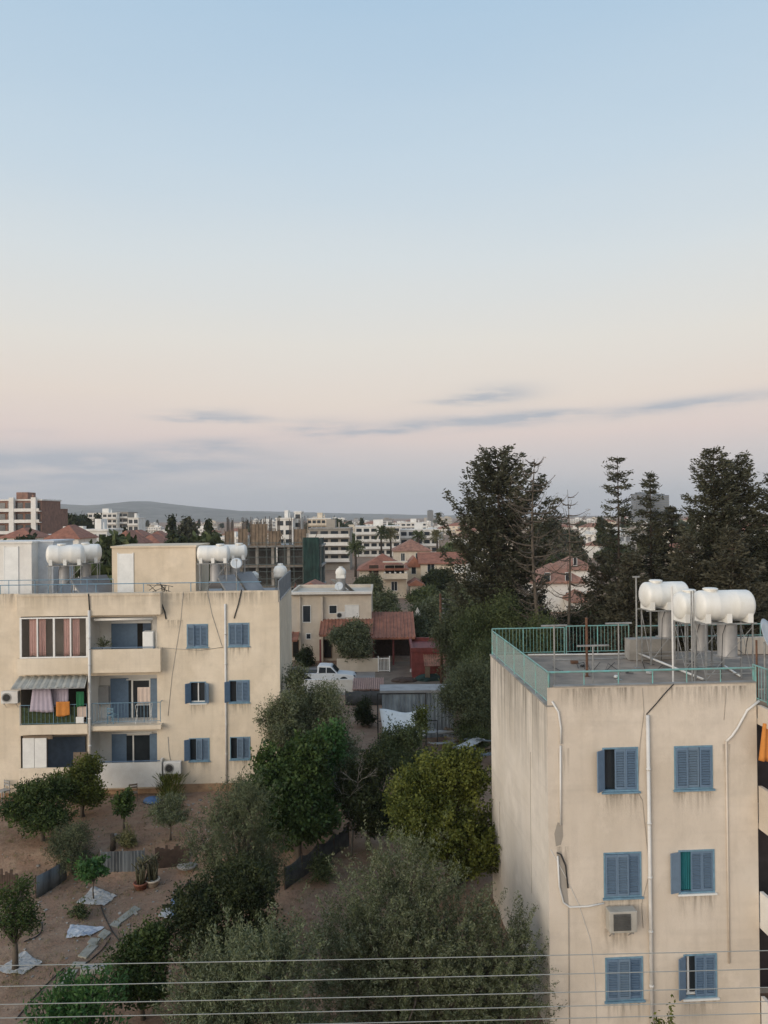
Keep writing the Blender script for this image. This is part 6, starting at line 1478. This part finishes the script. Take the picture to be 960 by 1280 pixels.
while cnt < 215:
    Y = 170 * (1900 / 170) ** (r9.random() ** .8); px = r9.uniform(-20, 980)
    if Y < 240 and (px < 70 or 90 < px < 180 or 270 < px < 560): continue
    if 430 < px < 560 and Y < 330: continue
    x = at(px, 660, Y).x
    if any((x - u[0]) ** 2 + ((Y - u[1]) * .6) ** 2 < 15 ** 2 for u in used): continue
    used.append((x, Y))
    w_ = [('house', 5), ('low', 6), ('block', 2.2 if Y > 380 else .25), ('slab', (.35 if Y > 900 else 0))]
    kind = r9.choices([k for k, _ in w_], [v for _, v in w_])[0]
    pr = r9.choices([p_ for p_ in protos if p_[0] == kind], [(4 if p_[1] == 'wall_w' else 1.5 if p_[1] in ('wall_b', 'wall_l') else .7) for p_ in protos if p_[0] == kind])[0]
    s = r9.uniform(.65, 1.05)
    o = link('town_house' if kind in ('house', 'low') else 'town_block', pr[2], None, (x, Y, 0), (0, 0, r9.uniform(-.6, .6))); o.scale = (s * r9.uniform(.8, 1.5), s, s * r9.uniform(.85, 1.1))
    dist = 'nearby' if Y < 280 else 'distant' if Y < 700 else 'far off'
    tag(o, f'{dist} {CN[pr[1]]} {KN[kind]} {where(px)}', 'house' if kind in ('house', 'low') else 'apartment building', 'buildings of the distant town'); cnt += 1
# town trees
tp_ = []
rng = np.random.default_rng(3)
for i, (lf, rx, h, lab) in enumerate((('dark', 4.2, 7, 'dark round tree'), ('mid', 3.6, 6, 'green bushy tree'), ('grey', 3.4, 5.5, 'grey green tree'), ('dark', 1.0, 11, 'slim dark cypress'), ('conif', 2.6, 11, 'dark pointed conifer'))):
    lob = auto_lobes(rx, rx, h, .6, 5, 200 + i) if i < 3 else [(0, 0, h * .35, rx, rx, h * .38), (0, 0, h * .65, rx * .65, rx * .65, h * .3), (0, 0, h * .85, rx * .3, rx * .3, h * .16)]
    P, O = crown_points(lob, 200, rng, .4); n = 200 * 8
    C = (P[:, None] + rng.normal(size=(200, 8, 3)) * .3).reshape(n, 3); D = rng.normal(size=(n, 3)) + [0, 0, .5]
    o = leaf_obj('crown', C, D, rng.uniform(.7, 1.2, n), rng.uniform(.35, .6, n), np.repeat(rng.uniform(0, .7, 200), 8) + rng.uniform(0, .3, n), L[lf], None, rng); cm = o.data; bpy.data.objects.remove(o)
    q = MB(); q.tube([(0, 0, -.5), (0, 0, h * .7)], [.25, .1], 6); tp_.append((lab, cm, q.mesh('trunk', M['barkd'])))
# palm
q = MB(); 
def town_tree(k, px, Y, s, label=None, sz=1.0):
    lab, cm, tm = tp_[k]; x = at(px, 660, Y).x
    dist = 'nearby' if Y < 280 else 'distant' if Y < 700 else 'far off'
    t = thing('cypress_tree' if k == 3 else 'town_tree', label or f'{dist} {lab} {where(px)}', 'tree', (x, Y, 0), rnd.uniform(0, 6), 'trees of the distant town'); t.scale = (s, s, s * sz)
    link('crown', cm, t); link('trunk', tm, t)
for (k, px, pt, Y, lab) in ((0, 88, 641, 330, 'dense dark tree crown beside the brick block'), (0, 107, 643, 335, 'dense dark tree crown left of the long white apartments'), (3, 122.5, 643, 330, 'slim cypress before the long white apartments'), (3, 215, 645, 230, 'slimmer left cypress above the cream stair house'), (4, 235, 646, 190, 'wide dark conifer above the cream stair house'), (0, 218, 667, 150, 'broad dark bush below the left cypress'), (3, 154, 660, 200, 'short cypress behind the steep red roof'), (1, 248, 668, 160, 'green bush right of the wide dark conifer'), (0, 424, 648, 420, 'round dark tree above the modern apartment block'), (1, 134, 667, 140, 'green tree right of the white cubic house'), (1, 130, 702, 62, 'green tree seen between roof tanks and stair house'), (4, 720, 664, 170, 'dark conifer right of the bare tree'), (0, 33, 668, 160, 'dark tree above the white stair house')):
    H = at(px, pt, Y).z; base = (7, 6, 5.5, 11, 11)[k]; s = H / base; town_tree(k, px, Y, min(s, 1.6) if k in (3, 4) else s * .9, lab, max(1, s / 1.6) if k in (3, 4) else 1.1)
for i in range(330):
    Y = 160 * (1600 / 160) ** (r9.random() ** .9); px = r9.uniform(-20, 980); k = r9.choices(range(5), [4, 4, 3, 1.2, .8])[0]
    if k == 4 and 380 < px < 570: continue
    if 270 < px < 405 and Y < 200 or 380 < px < 560 and 190 < Y < 300: continue
    town_tree(k, px, Y, r9.uniform(.8, 1.4))
def palm(label, px, pt, Y, dead=False):
    tp2 = at(px, pt, Y); H = tp2.z - 1.2; t = thing('palm_tree', label, 'palm tree', (tp2.x, Y, 0), 0, 'palms by the white modern blocks')
    q = MB(); q.tube([(0, 0, -.3), (.1, 0, H * .5), (0, 0, H)], [.35, .28, .25], 8); q.build('trunk', M['barkd'], t, True)
    rg = np.random.default_rng(int(px)); C = []; D = []
    for i in range(60):
        az = rg.uniform(0, 6.28); el = rg.uniform(-.9, 1.2); dv = np.array([math.cos(az) * math.cos(el), math.sin(az) * math.cos(el), math.sin(el)])
        for s in np.linspace(.3, 2.4, 8):
            c = np.array([0, 0, H]) + dv * s + [0, 0, -.22 * s * s * .5]
            for _ in range(3): C.append(c + rg.normal(size=3) * .1); D.append(dv + rg.normal(size=3) * .5)
    C = np.array(C); n = len(C); leaf_obj('crown', C, np.array(D), rg.uniform(.5, .9, n), rg.uniform(.12, .2, n), rg.uniform(0, 1, n), L['straw' if dead else 'mid'], t, rg)
palm('tall palm right of the modern apartment block', 476, 659, 230); palm('rusty brown palm beside the tall palm', 488, 661, 232, True); palm('palm with a full crown before the low white wing', 523, 665, 225); palm('short palm in front of the modern apartment block', 444, 677, 190); palm('orange brown palm at the left of the broad pine', 546, 664, 240, True)

# ================================================================== SKY, LIGHT
w = bpy.data.worlds.new('World'); S.world = w; w.use_nodes = True; nt = w.node_tree; bg = nt.nodes['Background']
SUN_EL, SUN_AZ = R(11), math.atan2(-.68, -.73)     # azimuth as direction vector (x,y) = behind the camera, to the left
sdir = Vector((-.68 * math.cos(SUN_EL), -.73 * math.cos(SUN_EL), math.sin(SUN_EL)))
sky = nt.nodes.new('ShaderNodeTexSky'); sky.sky_type = 'NISHITA'; sky.sun_disc = False; sky.sun_elevation = SUN_EL; sky.sun_rotation = math.atan2(sdir.x, sdir.y)
sky.air_density = 1.3; sky.dust_density = 2.0
tc = nt.nodes.new('ShaderNodeTexCoord'); sp = nt.nodes.new('ShaderNodeSeparateXYZ'); nt.links.new(tc.outputs['Generated'], sp.inputs[0])
def mth(op, a, b=None, c=None):
    n = nt.nodes.new('ShaderNodeMath'); n.operation = op
    for i, v in enumerate((a, b, c)):
        if v is None: continue
        if hasattr(v, 'links'): nt.links.new(v, n.inputs[i])
        else: n.inputs[i].default_value = v
    return n.outputs[0]
ramp = nt.nodes.new('ShaderNodeValToRGB'); cr = ramp.color_ramp; cr.interpolation = 'B_SPLINE' if False else 'EASE'
STOPS = [(0.0, (176, 179, 186)), (.030, (182, 184, 189)), (.065, (197, 192, 193)), (.105, (214, 199, 194)), (.150, (220, 208, 198)), (.22, (218, 214, 207)), (.31, (206, 213, 216)), (.42, (188, 205, 218)), (.56, (166, 192, 214)), (1.0, (116, 154, 197))]
while len(cr.elements) < len(STOPS): cr.elements.new(.5)
for e, (p_, c) in zip(cr.elements, STOPS): e.position = p_; e.color = lin(c)
cr.interpolation = 'LINEAR'
# slight azimuth-dependent waviness of the layers
nz = N(nt, 'ShaderNodeTexNoise', Scale=2.2, Detail=4.0); mp = nt.nodes.new('ShaderNodeMapping'); mp.inputs['Scale'].default_value = (1, 1, 5); nt.links.new(tc.outputs['Generated'], mp.inputs[0]); nt.links.new(mp.outputs[0], nz.inputs['Vector'])
zel = mth('ADD', sp.outputs[2], mth('MULTIPLY', mth('SUBTRACT', nz.outputs['Fac'], .5), .05))
nt.links.new(mth('MAXIMUM', zel, 0.0), ramp.inputs[0])
# thin clouds
ysafe = mth('MAXIMUM', sp.outputs[1], .05)
az = mth('DIVIDE', sp.outputs[0], ysafe); el = mth('DIVIDE', sp.outputs[2], ysafe)
n2 = N(nt, 'ShaderNodeTexNoise', Scale=9.0, Detail=6.0, Roughness=.6); mp2 = nt.nodes.new('ShaderNodeMapping'); mp2.inputs['Scale'].default_value = (1, 1, 7); nt.links.new(tc.outputs['Generated'], mp2.inputs[0]); nt.links.new(mp2.outputs[0], n2.inputs['Vector'])
dn = mth('SUBTRACT', n2.outputs['Fac'], .5)
az2 = mth('ADD', az, mth('MULTIPLY', dn, .12)); el2 = mth('ADD', el, mth('MULTIPLY', dn, .022))
tot = None
for (px, py, sx, sy, amp, slp) in ((250, 518, 45, 6, 1.0, 0), (312, 523, 35, 5, .8, .02), (402, 535, 42, 10, 1.0, 0), (570, 527, 95, 9, .95, -.07), (690, 517, 48, 6, 1.0, -.05), (625, 491, 48, 11, .9, -.05), (590, 500, 60, 6, .5, -.05), (865, 504, 130, 8, 1.0, -.11), (275, 555, 60, 9, .8, 0), (80, 575, 260, 17, 1.0, .0), (480, 537, 70, 8, .5, -.03), (60, 600, 330, 24, .6, 0), (40, 540, 40, 5, .25, 0)):
    d = ray(px, py); a0, e0 = d.x / d.y, d.z / d.y
    da = mth('SUBTRACT', az2, a0); de = mth('SUBTRACT', mth('SUBTRACT', el2, e0), mth('MULTIPLY', da, -slp))
    g_ = mth('EXPONENT', mth('MULTIPLY', mth('ADD', mth('POWER', mth('DIVIDE', mth('ABSOLUTE', da), sx / F), 2), mth('POWER', mth('DIVIDE', mth('ABSOLUTE', de), sy / F), 2)), -1.0))
    g_ = mth('MULTIPLY', g_, amp); tot = g_ if tot is None else mth('ADD', tot, g_)
br = mth('MULTIPLY', tot, mth('MULTIPLY', mth('MAXIMUM', mth('SUBTRACT', n2.outputs['Fac'], .30), 0.0), 3.2)); br = mth('MINIMUM', br, .85)
skyc = mixc(nt, br, ramp.outputs[0], lin((163, 170, 181)))
# real sky scattering mixed in, and the afterglow on the western side
nsky = mixc(nt, 1.0, sky.outputs[0], (.055, .055, .055), 'MULTIPLY')
skyc = mixc(nt, .06, skyc, nsky)
vd = nt.nodes.new('ShaderNodeVectorMath'); vd.operation = 'DOT_PRODUCT'; nt.links.new(tc.outputs['Generated'], vd.inputs[0]); vd.inputs[1].default_value = sdir
gl = mth('POWER', mth('MAXIMUM', vd.outputs['Value'], 0.0), 2.0)
skyc = mixc(nt, 1.0, skyc, mixc(nt, gl, (0, 0, 0), (.62, .48, .33)), 'ADD')
nt.links.new(skyc, bg.inputs[0]); bg.inputs[1].default_value = 1.0
sl = bpy.data.lights.new('sun', 'SUN'); sl.energy = 1.5; sl.angle = R(40); sl.color = (1, .88, .74)
so = bpy.data.objects.new('sun', sl); COL.objects.link(so); so.rotation_euler = sdir.to_track_quat('Z', 'Y').to_euler()

HAZE = True
if HAZE:
    hb = MB(); hb.box(-5700, 5700, -70, 6350, -3, 175); hz, nt, b = nm('thin_haze'); nt.nodes.remove(b)
    pv = nt.nodes.new('ShaderNodeVolumePrincipled'); pv.inputs['Density'].default_value = .00012; pv.inputs['Color'].default_value = (.90, .93, .97, 1); pv.inputs['Anisotropy'].default_value = .0
    nt.links.new(pv.outputs[0], nt.nodes['Material Output'].inputs['Volume']); o = hb.build('haze', hz); o['kind'] = 'stuff'; o['label'] = 'thin bluish evening haze over the town'; o['category'] = 'haze'

S.view_settings.view_transform = 'Standard'; S.view_settings.look = 'None'; S.view_settings.exposure = .22; S.view_settings.gamma = 1; S.view_settings.use_curve_mapping = False
S.render.engine = 'CYCLES'
S.cycles.max_bounces = 6; S.cycles.diffuse_bounces = 3; S.cycles.glossy_bounces = 2; S.cycles.transmission_bounces = 3; S.cycles.transparent_max_bounces = 8; S.cycles.volume_bounces = 0
S.cycles.use_denoising = True
